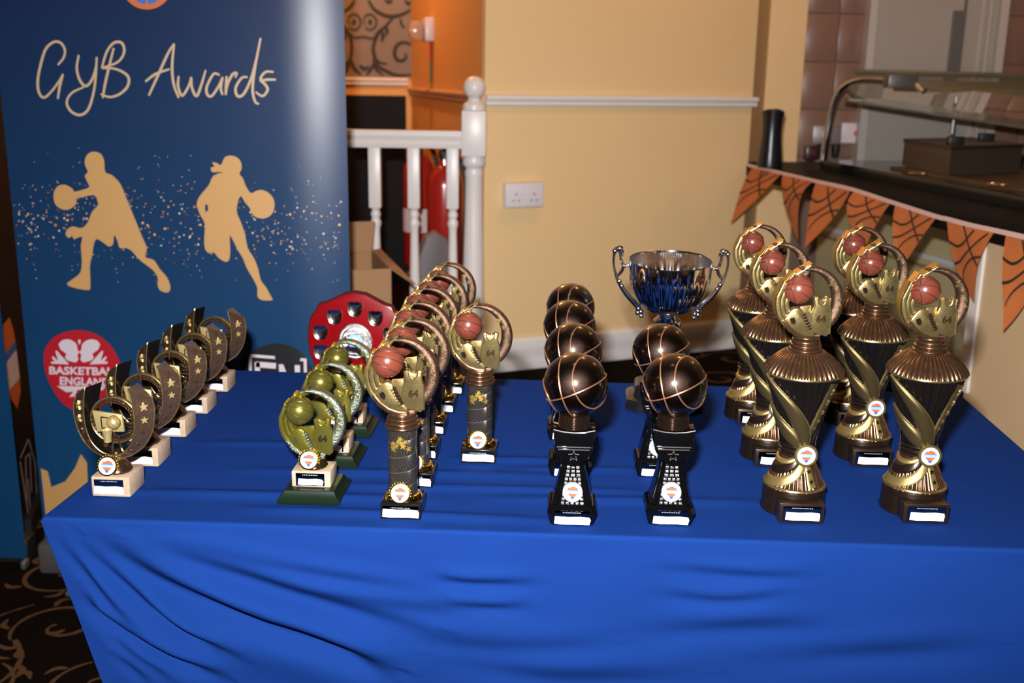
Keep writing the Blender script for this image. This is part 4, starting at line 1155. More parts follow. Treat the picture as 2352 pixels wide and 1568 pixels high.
    for pth in ([(0.19, 0.19), (0.22, 0.03), (0.29, -0.05), (0.36, -0.05), (0.43, 0.03), (0.46, 0.19)], [(0.09, 0.14), (0.12, -0.08), (0.05, -0.28)], [(0.57, 0.15), (0.55, -0.06), (0.61, -0.24)], [(0.05, -0.28), (0.025, -0.82)], [(0.61, -0.24), (0.615, -0.86)]):
        mb.tube([T((p.x, -0.225, p.y)) for p in smooth_path(pth, 4)], 0.020 * R, 6)
    mb.build('piping', sch['gold'], js)
    vs, fs = text_geo('64', 0.27, 0.012); mb = MB(); mb.add([T((v.x + 0.33, -0.235, v.y - 0.45)) for v in vs], fs); mb.build('shirt_number', sch['num'], js, smooth=False)
    pr('rim_foot', [(-0.35, -0.88), (0.0, -0.97), (0.4, -0.88), (0.33, -1.10), (-0.28, -1.10)], -0.13, 0.14, sch['crescent'], bev=0.02)


def threads(root, z0, z1, r0, r1, m, n=4, name='threaded_neck'):
    prof = [(r0 * 0.9, z0)]
    h = (z1 - z0) / n
    for i in range(n):
        r = r0 + (r1 - r0) * i / max(1, n - 1)
        for a in range(5): prof.append((r * (0.94 + 0.07 * math.sin(PI * a / 4)), z0 + h * (i + a / 4.3)))
    prof.append((r1 * 0.7, z1)); mb = MB(); mb.lathe(prof, 40); return mb.build(name, m, root)


def place(proto, spots, group, cat):
    for i, (x, y, rz, label) in enumerate(spots):
        o = proto if i == 0 else copy_tree(proto)
        o.location = (x, y, ZT + 0.0008); o.rotation_euler = (0, 0, rz); tag(o, label, cat, group)


SCH = dict(amber=m_tgo, gold=m_tg, crescent=m_tb, ball=m_orb, seam=m_seam, star=m_tg, sole=m_tbs, dark=m_tdk, num=m_tbs)
SCHG = dict(amber=mat('green_amber', (0.34, 0.24, 0.02), metal=0.7, rough=0.32), gold=m_gg, crescent=m_ggs, ball=m_gg, seam=m_ggd, star=m_gg, sole=m_ggs, dark=m_ggd, num=mat('number_black', (0.01, 0.01, 0.008), rough=0.3))
YAW = math.radians(-2.4)

# ---- A: star-horseshoe hoop trophies ------------------------------------
root = empty('hoop_trophy')
mb = MB(); mb.box((0, 0, 0.0155), (0.057, 0.056, 0.031), bev=0.0022); mb.build('marble_base', m_marb, root)
plate(root, (-0.002, -0.0288, 0.0165), 0.043, 0.021, 0.044, 0.0125, -0.0055, tear=3)
mb = MB(); mb.lathe([(0.021, 0.031), (0.022, 0.034), (0.019, 0.041), (0.013, 0.047), (0.010, 0.051), (0.012, 0.056), (0.009, 0.062)], 32); mb.build('domed_stem', mat('stem_bronze', (0.10, 0.06, 0.04), metal=0.85, rough=0.22), root)
logo_disc(root, (-0.006, -0.020, 0.0445), math.radians(18), 0.0128, m_sgold, crown=True)
m_tgl = mat('pale_gold', (0.60, 0.47, 0.20), metal=0.65, rough=0.36)
ZC_A = 0.108; RA = 0.058
m_band = mat('star_band_bronze', (0.24, 0.14, 0.09), metal=0.8, rough=0.30, var=(120, (0.09, 0.055, 0.038), 0.8), bump=(300, 0.4, 0.001))
for sg in (-1, 1):
    n = 48
    rp_ = smooth_path([(0.0, -0.0500), (0.016, -0.0445), (0.029, -0.030), (0.0355, -0.010), (0.0370, 0.010), (0.0355, 0.032), (0.0315, 0.0535)], 8); op_ = smooth_path([(0.0, -0.0565), (0.022, -0.0525), (0.042, -0.039), (0.0545, -0.019), (0.0595, 0.003), (0.0600, 0.020), (0.0560, 0.0345)], 8)
    ridge, outer, inner = [], [], []
    for i in range(n + 1):
        q = i / n; a_, o_ = rp_[i], op_[i]; w = (o_ - a_).length
        ridge.append(Vector((sg * a_.x, -0.012 - 0.004 * q, ZC_A + a_.y))); outer.append(Vector((sg * o_.x, -0.010 + 0.55 * w, ZC_A + o_.y)))
        inner.append(Vector((sg * (a_.x * 0.86), 0.006 + 0.026 * q, ZC_A + a_.y * (0.93 if q < 0.5 else 0.93 - 0.03 * (q - 0.5)))))
    mb = MB(); mb.cur = 0; mb.grid([ridge, outer]); mb.cur = 1; mb.grid([inner, ridge]); mb.grid([outer, inner])
    mb.f.append((n, 2 * n + 1, 3 * n + 2)); mb.mi.append(0); v0 = len(mb.v)
    mb.f = [f for f in mb.f if max(f) < v0]; mb.mi = mb.mi[:len(mb.f)]
    mb.cur = 0; mb.add([ridge[-1], outer[-1], inner[-1]], [(0, 1, 2)])
    arm = mb.build('horseshoe_arm', [m_band, m_tblk], root, ang=30)
    mb = MB(); mb.tube(ridge + [outer[-1]] + outer[-2::-1], 0.0011, 6); mb.build('gold_piping', m_tg, arm)
    for q, s in ((0.83, 0.0072), (0.66, 0.0058), (0.50, 0.0042), (0.36, 0.0034), (0.25, 0.0026)):
        i = int(q * n); c = (ridge[i] + outer[i]) / 2; ax = (outer[i] - ridge[i]).normalized(); tg_ = (ridge[i + 1] - ridge[i]).normalized(); nm = ax.cross(tg_).normalized()
        if nm.y > 0: nm = -nm
        upv = (Vector((0, 0, 1)) - nm * nm.z).normalized(); rt_ = upv.cross(nm).normalized()
        mb = MB(); mb.prism(star_poly(s), -0.0016, 0.001, lambda p: c + rt_ * p.x + upv * p.z - nm * p.y); mb.build('star', m_tgl if q > 0.6 else m_tbs, arm)
mb = MB(); mb.lathe([(0.012, 0.0), (0.015, 0.003), (0.010, 0.008)], 24, z0=0.048); mb.build('foot_collar', m_tg, root)


def ring(root, name, r, w, y, d, m, rope=0, a0=0.0, a1=2 * PI):
    n = 96; cl = abs(a1 - a0 - 2 * PI) < 1e-6; rows = []
    for i in range(n if cl else n + 1):
        a = a0 + (a1 - a0) * i / n; ww = w * (1 + (0.25 * math.sin(a * rope) if rope else 0)); rows.append([Vector(((r + ww * math.cos(b)) * math.cos(a), y + d * math.sin(b) * (1 + (0.25 * math.sin(a * rope + 1) if rope else 0)), ZC_A + (r + ww * math.cos(b)) * math.sin(a))) for b in [2 * PI * k / 8 for k in range(8)]])
    mb = MB(); mb.grid(rows, cu=cl, cv=True); return mb.build(name, m, root)


ring(root, 'gold_ring', 0.0345, 0.0022, 0.004, 0.004, m_tg)
ring(root, 'rope_ring', 0.0308, 0.0017, 0.002, 0.003, m_tbs, rope=30)
ring(root, 'rope_ring', 0.0262, 0.0016, 0.004, 0.003, m_tbs, rope=26)
for a, l0, l1 in ((95, 0.022, 0.036), (-80, 0.022, 0.046), (-98, 0.022, 0.046), (172, 0.020, 0.037), (186, 0.020, 0.037), (8, 0.018, 0.038), (-8, 0.016, 0.038)):
    a = math.radians(a); mb = MB(); mb.tube([(l0 * math.cos(a), 0.0, ZC_A + l0 * math.sin(a)), (l1 * math.cos(a), 0.002, ZC_A + l1 * math.sin(a))], lambda q: 0.0012 + 0.001 * q, 6); mb.build('spoke', m_tbs, root)
bk = MB()
fr = [(-0.0255, 0.0175), (0.0175, 0.0125), (0.0190, -0.0130), (-0.0205, -0.0140)]
bk.prism([(x, z + ZC_A) for x, z in fr], -0.012, -0.007, bev=0.0006)
board = bk.build('backboard', m_tgl, root)
sqp = MB()
for a, b in (((-0.013, 0.009), (0.004, 0.007)), ((-0.013, 0.009), (-0.0125, -0.008)), ((0.004, 0.007), (0.005, -0.008)), ((-0.0125, -0.008), (0.005, -0.008))):
    sqp.tube([(a[0], -0.0122, ZC_A + a[1]), (b[0], -0.0122, ZC_A + b[1])], 0.0009, 6)
sqp.build('target_square', m_tdk, board)
mb = MB(); mb.lathe([(0.0052, -0.026), (0.0056, -0.018), (0.0075, -0.009), (0.0080, -0.0075), (0.0068, -0.0072), (0.005, -0.018)], 24, cx=-0.002, cy=-0.020, z0=ZC_A, cap=False, rf=lambda t_, r_, z_: r_ * (1 + 0.04 * math.sin(12 * t_ + z_ * 900))); mb.build('hoop_net', m_tgl, root)
mb = MB(); mb.sphere((0.009, -0.021, ZC_A + 0.0045), 0.0098, 28, 18); ball = mb.build('ball', m_tgl, root)
mb = MB()
for nrm, off in (((1, 0.2, 0.5), 0), ((0.3, 0.9, -0.2), 0.0), ((1, 0.2, 0.5), 0.006), ((1, 0.2, 0.5), -0.006)): seam_circle(mb, (0.009, -0.021, ZC_A + 0.0045), 0.0098, nrm, off, 0.0004)
mb.build('ball_seam', m_tgo, ball)
mb = MB(); mb.tube([(0.0, -0.010, ZC_A), (0.0, 0.004, ZC_A - 0.03)], 0.003, 8); mb.build('back_stay', m_tbs, root)
lab = ['star-horseshoe hoop trophy on marble block, first of its row at the cloth front edge', 'star-horseshoe hoop trophy on marble block, second of its row from the cloth front edge', 'star-horseshoe hoop trophy on marble block, middle of its row of five', 'star-horseshoe hoop trophy on marble block, second of its row from the banner', 'star-horseshoe hoop trophy on marble block, last of its row beside the banner']
place(root, [(-0.5805, y + 0.028, YAW, l) for y, l in zip((1.437, 1.562, 1.703, 1.833, 1.972), lab)], 'hoop trophies in a row', 'trophy')

# ---- B: green-gold emblem trophies on green wood -------------------------
root = empty('green_gold_trophy')
m_wood = mat('dark_green_wood', (0.005, 0.012, 0.006), rough=0.3, spec=0.3)


def sq_loft(prof, nx, m, name, root, asp=1.0):
    """square-plan loft of (half width, z)"""
    mb = MB(); rows = [[(sx * h, sy * h * asp, z) for sx, sy in ((-1, -1), (1, -1), (1, 1), (-1, 1))] for h, z in prof]
    mb.grid(rows, cv=True); mb.f.append((0, 1, 2, 3)); mb.mi.append(0); k = (len(prof) - 1) * 4; mb.f.append((k, k + 1, k + 2, k + 3)); mb.mi.append(0)
    return mb.build(name, m, root, ang=30)


sq_loft([(0.0445, 0.0), (0.0455, 0.003), (0.0455, 0.006), (0.043, 0.008), (0.039, 0.012), (0.037, 0.016), (0.036, 0.018), (0.034, 0.019)], 4, m_wood, 'wooden_base', root)
mb = MB(); mb.box((0, 0, 0.031), (0.058, 0.046, 0.025), bev=0.0025); mb.build('marble_base', m_marb, root)
plate(root, (-0.001, -0.0238, 0.0312), 0.042, 0.019, 0.036, 0.010, -0.0035, tear=5)
mb = MB(); mb.lathe([(0.019, 0.0435), (0.020, 0.046), (0.017, 0.053), (0.012, 0.058), (0.013, 0.066)], 32); mb.build('domed_stem', mat('stem_dark', (0.06, 0.045, 0.02), metal=0.85, rough=0.2), root)
logo_disc(root, (-0.004, -0.0165, 0.0585), math.radians(15), 0.0125, m_sgold, crown=True)
emblem(root, 0.112, 0.0485, SCHG, stretch=1.04)
lab = ['green-gold emblem trophy on green wooden base, at the cloth front edge', 'green-gold emblem trophy on green wooden base, middle of its row of three', 'green-gold emblem trophy on green wooden base, in front of the red shield']
place(root, [(-0.2885, 1.462, YAW, lab[0]), (-0.2845, 1.609, YAW, lab[1]), (-0.2830, 1.757, YAW, lab[2])], 'green-gold trophies', 'trophy')

# ---- C: patterned tube trophies -----------------------------------------
root = empty('column_trophy')
mb = MB(); mb.box((0, 0, 0.0115), (0.057, 0.056, 0.023), bev=0.0015); mb.build('black_base', m_black, root)
plate(root, (0, -0.0290, 0.012), 0.050, 0.017, 0.051, 0.0125, -0.0020, m=m_plated, tear=1)
mb = MB(); mb.lathe([(0.026, 0.023), (0.027, 0.0245), (0.025, 0.029), (0.022, 0.031)], 40, rf=lambda t_, r_, z_: r_ * (1 + 0.03 * math.sin(t_ * 20))); mb.build('gold_collar', m_sgold, root)
# tube material: silvered sleeve with spiral arcs
mt = bpy.data.materials.new('spiral_sleeve'); mt.use_nodes = True; nt = mt.node_tree; b = nt.nodes['Principled BSDF']
tc = nt.nodes.new('ShaderNodeTexCoord'); sp_ = nt.nodes.new('ShaderNodeSeparateXYZ'); nt.links.new(tc.outputs['Object'], sp_.inputs[0])


def mth(op, a, b_=None, c_=None):
    n = nt.nodes.new('ShaderNodeMath'); n.operation = op
    for i, x in enumerate((a, b_, c_)):
        if x is None: continue
        if isinstance(x, (int, float)): n.inputs[i].default_value = x
        else: nt.links.new(x, n.inputs[i])
    return n.outputs[0]


ang_ = mth('ARCTAN2', sp_.outputs['X'], mth('MULTIPLY', sp_.outputs['Y'], -1.0)); h_ = mth('MULTIPLY', sp_.outputs['Z'], 45.0)
band = mth('FRACT', mth('ADD', mth('MULTIPLY', ang_, -0.159), h_))            # spiral bands
arc = mth('SINE', mth('MULTIPLY', mth('SUBTRACT', mth('MULTIPLY', ang_, 2.2), mth('POWER', band, 2.0)), 26.0))
edge = mth('GREATER_THAN', mth('ABSOLUTE', mth('SUBTRACT', band, 0.5)), 0.47)
mix = nt.nodes.new('ShaderNodeMix'); mix.data_type = 'RGBA'; mix.inputs['A'].default_value = (0.060, 0.050, 0.040, 1); mix.inputs['B'].default_value = (0.26, 0.235, 0.205, 1)
nt.links.new(mth('MAXIMUM', mth('GREATER_THAN', arc, 0.72), edge), mix.inputs['Factor']); nt.links.new(mix.outputs['Result'], b.inputs['Base Color'])
b.inputs['Metallic'].default_value = 0.8; b.inputs['Roughness'].default_value = 0.2
bp_ = nt.nodes.new('ShaderNodeBump'); bp_.inputs['Strength'].default_value = 0.5; bp_.inputs['Distance'].default_value = 0.0006; nt.links.new(arc, bp_.inputs['Height']); nt.links.new(bp_.outputs['Normal'], b.inputs['Normal'])
mb = MB(); mb.lathe([(0.0205, 0.030), (0.0205, 0.06), (0.0205, 0.10), (0.0205, 0.128)], 48); mb.build('spiral_tube', mt, root)
for k in range(9):
    rnd = random.Random(k + 40); a = math.radians(-30 + 62 * (k % 5) / 4 + rnd.uniform(-8, 8)); z = 0.112 - 0.0045 * abs(k % 5 - 2) + (0.004 if k > 4 else -0.002)
    c = Vector((0.0209 * math.sin(a), -0.0209 * math.cos(a), z)); n_ = Vector((math.sin(a), -math.cos(a), 0)); x_ = Vector((math.cos(a), math.sin(a), 0)); s = rnd.uniform(0.0038, 0.0058); ro = rnd.uniform(0, 1.2)
    mb = MB(); mb.prism(star_poly(s, rot=ro), -0.0007, 0.0005, lambda p: c + x_ * p.x + Vector((0, 0, p.z)) - n_ * p.y); mb.build('gold_star', m_fgold, root)
threads(root, 0.127, 0.150, 0.0245, 0.0200, m_tbs, 4)
logo_disc(root, (-0.001, -0.0245, 0.0375), math.radians(14), 0.0128, m_sgold, crown=True)
emblem(root, 0.203, 0.0515, SCH, stretch=1.04)
ys = (1.371, 1.490, 1.613, 1.735, 1.858, 1.977)
xs_ = (-0.151, -0.1435, -0.1460, -0.1415, -0.1320, -0.1220)
on_ = ['first of its row at the cloth front edge', 'second of its row from the cloth front edge', 'third of its row from the cloth front edge', 'fourth of its row from the cloth front edge', 'fifth of its row, next to last', 'last of its row nearest the balustrade']
spots = [(x, y + 0.028, YAW, 'spiral-tube trophy with orange ball, ' + l) for x, y, l in zip(xs_, ys, on_)]
spots.append((-0.0505, 1.626, YAW, 'spiral-tube trophy with orange ball, standing alone beside the row of six'))
place(root, spots, 'spiral tube trophies', 'trophy')

# ---- D: black trophies carrying a dark copper ball ------------------------
root = empty('black_ball_trophy')
m_gbl = mat('gloss_black_resin', (0.002, 0.002, 0.0025), rough=0.07)
m_cop = mat('black_copper_ball', (0.019, 0.010, 0.007), metal=0.95, rough=0.24, coat=1.0, bump=(2200, 0.7, 0.0004))
m_cop.node_tree.nodes['Principled BSDF'].inputs['Coat Roughness'].default_value = 0.17
m_csm = mat('copper_seam', (0.50, 0.24, 0.12), metal=0.8, rough=0.3)


def oct_loft(secs, m, name, root, cyl=False, ang=25):
    """(half w, half d, chamfer, z)"""
    mb = MB(); rows = []
    for w_, d_, c_, z in secs:
        rows.append([(-w_ + c_, -d_, z), (w_ - c_, -d_, z), (w_, -d_ + c_, z), (w_, d_ - c_, z), (w_ - c_, d_, z), (-w_ + c_, d_, z), (-w_, d_ - c_, z), (-w_, -d_ + c_, z)])
    mb.grid(rows, cv=True); mb.f.append(tuple(range(8))); mb.mi.append(0); k = 8 * (len(secs) - 1); mb.f.append(tuple(range(k, k + 8))); mb.mi.append(0)
    return mb.build(name, m, root, ang=ang)


oct_loft([(0.0300, 0.030, 0.004, 0.0), (0.0345, 0.033, 0.006, 0.017), (0.0325, 0.031, 0.006, 0.025), (0.0300, 0.028, 0.006, 0.0275)], m_gbl, 'faceted_base', root)
plate(root, (0.0, -0.0325, 0.0122), 0.047, 0.0215, 0.049, 0.0125, -0.0042, m=m_plated, tilt=math.radians(-9), tear=2)
oct_loft([(0.0275, 0.025, 0.006, 0.0275), (0.0272, 0.0245, 0.006, 0.032), (0.0235, 0.0215, 0.005, 0.048), (0.0195, 0.019, 0.005, 0.066), (0.0172, 0.018, 0.005, 0.082), (0.0175, 0.018, 0.005, 0.090), (0.019, 0.019, 0.005, 0.096)], m_gbl, 'tapered_column', root)
mb = MB()
for i in range(11):
    z = 0.0305 + i * 0.0056; f = (z - 0.03) / 0.06; yy = -(0.0250 - 0.0068 * min(1, f * 1.25) + 0.0004); hw = 0.0168 - 0.0085 * f; nc = 5 if i < 3 else (4 if i < 7 else 3)
    for j in range(nc):
        x = -hw + (j + 0.5) * 2 * hw / nc; mb.box((x, yy, z), (2 * hw / nc * 0.72, 0.0022, 0.0040), bev=0.0006)
mb.build('lattice_tiles', mat('silver_lattice', (0.34, 0.33, 0.32), metal=0.95, rough=0.22, bump=(900, 1.0, 0.001)), root)
for sg in (-1, 1):
    mb = MB(); mb.tube(smooth_path([(sg * 0.023, -0.0245, 0.029), (sg * 0.0185, -0.0205, 0.050), (sg * 0.0145, -0.0185, 0.070), (sg * 0.0125, -0.0180, 0.088)], 5), lambda q: 0.0040 - 0.0016 * q, 8); mb.build('column_rib', m_gbl, root)
logo_disc(root, (0.0, -0.0268, 0.0475), math.radians(13), 0.0128, m_disc, rimw=0.0008)
sb = [(-0.0285, 0.1375), (-0.015, 0.1345), (0, 0.1335), (0.015, 0.1345), (0.0285, 0.1375), (0.0275, 0.120), (0.0245, 0.106), (0.017, 0.094), (0.006, 0.0865), (0, 0.0845), (-0.006, 0.0865), (-0.017, 0.094), (-0.0245, 0.106), (-0.0275, 0.120)]
mb = MB(); mb.prism(sb, -0.027, 0.025, bev=0.002); blk = mb.build('shield_block', m_gbl, root)
m_line = mat('silver_line', (0.62, 0.58, 0.55), metal=0.9, rough=0.2)
for z, w_ in ((0.1135, 0.0235), (0.1098, 0.0215)):
    mb = MB(); mb.box((0, -0.0274, z), (2 * w_, 0.0016, 0.0011)); mb.build('silver_line', m_line, blk)
mb = MB()
stp = star_poly(0.0078, 0, 0.1005, 0)
for i in range(10):
    a, b_ = stp[i], stp[(i + 1) % 10]
    if i in (0, 1, 4, 5, 8, 9, 3, 6): mb.tube([(a[0], -0.0272, a[1]), (b_[0], -0.0272, b_[1])], 0.0005, 5)
mb.build('star_relief', m_line, blk)
mb = MB(); mb.tube([(x, -0.0268, z + 0.0004) for x, z in ((-0.0285, 0.1373), (-0.015, 0.1343), (0, 0.1333), (0.015, 0.1343), (0.0285, 0.1373))], 0.0008, 6); mb.build('rim_line', m_line, blk)
threads(root, 0.134, 0.154, 0.0225, 0.0215, mat('black_copper_neck', (0.05, 0.028, 0.02), metal=0.85, rough=0.18), 6)
bc = (0, 0, 0.1945); br = 0.0445
mb = MB(); mb.sphere(bc, br, 48, 32); ball = mb.build('ball', m_cop, root)
mb = MB(); w_ = 0.0011
for q in (((-0.35, 0.93), (-0.50, 0.25), (-0.08, -0.93)), ((0.42, 0.88), (-0.02, -0.15), (0.62, -0.70)), ((-0.75, -0.52), (0.0, -0.30), (0.93, 0.30)), ((-0.985, 0.05), (-0.83, -0.38), (-0.60, -0.78))): seam3(mb, bc, br, q, w_)
mb.build('ball_seam', m_csm, ball)
spots = []
lw = ['first of four at the cloth front edge', 'second of four from the cloth front edge', 'third of four from the cloth front edge', 'last of four towards the cream wall']
for x, y, l in zip((0.088, 0.0945, 0.0975, 0.107), (1.358, 1.542, 1.713, 1.868), lw): spots.append((x, y + 0.033, YAW, 'black trophy topped by a basketball, ' + l))
spots.append((0.2255, 1.397, YAW, 'black trophy topped by a copper-black basketball, front one of the pair before the cup'))
spots.append((0.2310, 1.581, YAW, 'black trophy topped by a copper-black basketball, standing directly before the silver cup'))
place(root, spots, 'black ball trophies', 'trophy')

# ---- E: tall bronze-gold vase trophies -----------------------------------
root = empty('tall_vase_trophy')
m_gd = mat('soft_gold_weave', (0.36, 0.26, 0.095), metal=0.75, rough=0.36, bump=(1400, 0.5, 0.0006))
m_leaf = mat('olive_gold_leaf', (0.135, 0.098, 0.040), metal=0.8, rough=0.32, bump=(1400, 0.5, 0.0006))
mb = MB(); mb.lathe([(0.046, 0.0), (0.0465, 0.003), (0.045, 0.006), (0.0445, 0.020), (0.0435, 0.034), (0.0425, 0.037)], 56); mb.build('round_base', m_tdk, root)
mb = MB(); mb.box((0, -0.040, 0.0145), (0.063, 0.040, 0.029), bev=0.0012); blk = mb.build('plaque_block', mat('bronze_block', (0.055, 0.032, 0.021), metal=0.7, rough=0.3, var=(80, (0.035, 0.022, 0.015), 0.8)), root)
plate(root, (0.0, -0.0608, 0.0145), 0.053, 0.022, 0.0475, 0.0125, -0.0035, tear=4, sdx=0.0006)


def rskirt(z):   # bell below the waist
    q = (z - 0.037) / (0.088 - 0.037); return 0.0425 - 0.0200 * (q ** 0.75) if q > 0 else 0.0425


def rvase(z):
    q = max(0, min(1, (z - 0.088) / (0.205 - 0.088))); return 0.0235 + 0.0300 * q ** 1.35


mb = MB(); mb.lathe([(rskirt(z) if z > 0.0371 else 0.0428, z) for z in [0.037 + 0.051 * i / 24 for i in range(25)]], 224, rf=lambda t_, r_, z_: r_ * (1 + 0.060 * abs(math.sin(t_ * 20)) ** 0.7 * min(1, max(0, (0.080 - z_) / 0.02))) if True else r_); mb.build('ribbed_skirt', m_tbs, root)
mb = MB(); mb.lathe([(0.0425, 0.0365), (0.0448, 0.0385), (0.0440, 0.0405), (0.042, 0.041)], 56); mb.build('gold_rim', m_tg, root)


def wrap(name, rf, path, wf, m, off=0.002, n=7, parent=root, raw=False):
    """strip laid round a body; path of (theta deg, z), wf half width (along z/arc normal)"""
    P = smooth_path(path, 8); rows = []; mN = len(P)
    for i in range(mN):
        tt = i / (mN - 1); a = P[min(i + 1, mN - 1)] - P[max(i - 1, 0)]; r0 = rf(P[i].y); dx = math.radians(a.x) * r0; dz = a.y; L = math.hypot(dx, dz) or 1; nx, nz = -dz / L, dx / L; h = wf(tt); row = []
        for k in range(n + 1):
            e = -1 + 2 * k / n; th = math.radians(P[i].x) + e * h * nx / r0; z = P[i].y + e * h * nz; r = rf(z) + off * (1 - 0.8 * abs(e) ** 4) if abs(e) < 0.99 else rf(z) - 0.0006
            row.append((r * math.sin(th), -r * math.cos(th), z))
        rows.append(row)
    mb = MB(); mb.grid(rows); return mb.build(name, m, parent, ang=60)


wrap('gold_sash', rskirt, [(-120, 0.046), (-75, 0.0455), (-40, 0.050), (-12, 0.060), (8, 0.076), (14, 0.086)], lambda q: 0.0085 * math.sin(PI * min(1, 0.25 + 0.6 * q)) , m_gd, 0.0028)
wrap('dark_drape', rskirt, [(-130, 0.066), (-80, 0.062), (-45, 0.066), (-15, 0.076), (0, 0.084)], lambda q: 0.0075 * math.sin(PI * min(1, 0.2 + 0.6 * q)), m_tdk, 0.0022)
wrap('upper_sash', rskirt, [(-140, 0.082), (-80, 0.076), (-40, 0.077), (-10, 0.083), (10, 0.087)], lambda q: 0.004 * math.sin(PI * min(1, 0.2 + 0.7 * q)), m_gd, 0.0030)
ss = wrap('star_strip', rskirt, [(20, 0.084), (24, 0.065), (28, 0.043)], lambda q: 0.0040 + 0.0045 * q, m_gd, 0.0024)
for th, z in ((25, 0.052), (22.5, 0.066)):
    a = math.radians(th); r = rskirt(z) + 0.0028; c = Vector((r * math.sin(a), -r * math.cos(a), z)); n_ = Vector((math.sin(a), -math.cos(a), 0.35)).normalized(); x_ = Vector((math.cos(a), math.sin(a), 0)); u_ = n_.cross(x_) * -1
    if u_.z < 0: u_ = -u_
    mb = MB(); mb.prism(star_poly(0.0042), -0.0010, 0.0006, lambda p: c + x_ * p.x + u_ * p.z - n_ * p.y); mb.build('star', m_tdk, ss)
for k, (z, r) in enumerate(((0.086, 0.0262), (0.0925, 0.0268), (0.099, 0.0262))):
    mb = MB(); mb.lathe([(r - 0.004 + 0.004 * math.sin(PI * i / 6), z - 0.0032 + 0.0064 * i / 6) for i in range(7)], 40); mb.build('waist_band', m_tdk, root)
logo_disc(root, (0.006, -0.0335, 0.091), math.radians(6), 0.0130, m_tg, rimw=0.0028)
mb = MB(); mb.tube([(0.006, -0.030, 0.091), (0.003, -0.02, 0.091)], 0.010, 16); mb.build('disc_mount', m_tdk, root)
mb = MB(); mb.lathe([(rvase(z), z) for z in [0.088 + 0.117 * i / 30 for i in range(31)]], 192, rf=lambda t_, r_, z_: r_ * (1 - 0.045 * abs(math.sin(t_ * 16)) * min(1, max(0, (z_ - 0.11) / 0.03)))); mb.build('fluted_vase', m_tblk, root)
for pth_, hw_ in (([(-78, 0.203), (-56, 0.180), (-30, 0.156), (-8, 0.132), (8, 0.112), (13, 0.102)], 0.0112), ([(-100, 0.156), (-78, 0.138), (-48, 0.121), (-18, 0.108), (2, 0.100)], 0.0115)):
    lf = wrap('gold_leaf', rvase, pth_, lambda q: 0.0004 + hw_ * math.sin(PI * (0.03 + 0.95 * q)) ** 0.8, m_leaf, 0.0040)
    # pale raised edge along the leaf
    P_ = smooth_path(pth_, 8); ee = []
    for i_, p_ in enumerate(P_):
        q = i_ / (len(P_) - 1); a_ = P_[min(i_ + 1, len(P_) - 1)] - P_[max(i_ - 1, 0)]; r0 = rvase(p_.y); dx = math.radians(a_.x) * r0; L_ = math.hypot(dx, a_.y) or 1; h_ = 0.93 * (0.0004 + hw_ * math.sin(PI * (0.03 + 0.95 * q)) ** 0.8)
        th = math.radians(p_.x) - h_ * a_.y / L_ / r0; z = p_.y + h_ * dx / L_; r = rvase(z) + 0.0016; ee.append((r * math.sin(th), -r * math.cos(th), z))
    mb = MB(); mb.tube(ee, 0.0010, 6); mb.build('leaf_edge', m_tg, lf)
st_ = wrap('star_ribbon', rvase, [(46, 0.198), (40, 0.170), (28, 0.138), (14, 0.110)], lambda q: 0.0100 - 0.0065 * q, m_leaf, 0.0024)
for th, z, s in ((44, 0.186, 0.0048), (41, 0.170, 0.0042), (36, 0.155, 0.0036), (31, 0.142, 0.0030), (26, 0.131, 0.0024)):
    a = math.radians(th); r = rvase(z) + 0.0026; c = Vector((r * math.sin(a), -r * math.cos(a), z)); n_ = Vector((math.sin(a), -math.cos(a), -0.3)).normalized(); x_ = Vector((math.cos(a), math.sin(a), 0)); u_ = n_.cross(x_)
    if u_.z < 0: u_ = -u_
    mb = MB(); mb.prism(star_poly(s), -0.0012, 0.0006, lambda p: c + x_ * p.x + u_ * p.z - n_ * p.y); mb.build('star', m_tg, st_)
mb = MB(); mb.lathe([(0.0535, 0.2035), (0.0552, 0.2055), (0.0545, 0.2085), (0.053, 0.2095)], 72); mb.build('gold_rim', m_tg, root)
mb = MB(); mb.lathe([(0.0545, 0.2075), (0.0530, 0.2120), (0.0470, 0.2200), (0.0380, 0.2285), (0.0290, 0.2350), (0.0250, 0.2375)], 252, rf=lambda t_, r_, z_: r_ * (1 - 0.015 + 0.055 * abs(math.sin(t_ * 21)) ** 0.7)); mb.build('ribbed_lid', m_tbs, root)
threads(root, 0.2355, 0.2585, 0.0235, 0.0185, m_tbs, 4)
emblem(root, 0.306, 0.0475, SCH, stretch=1.05)
spots = []
nm = ['front one of the row beside the black trophies', 'middle one of the row beside the black trophies', 'rear one of the row beside the black trophies', 'front one of the row at the counter side', 'middle one of the row at the counter side', 'rear one of the row at the counter side']
for (x, y), l in zip(((0.413, 1.379), (0.4285, 1.602), (0.4435, 1.814), (0.590, 1.385), (0.5875, 1.609), (0.6215, 1.805)), nm): spots.append((x, y + 0.060, YAW, 'tall bronze vase trophy, ' + l))
place(root, spots, 'tall vase trophies', 'trophy')

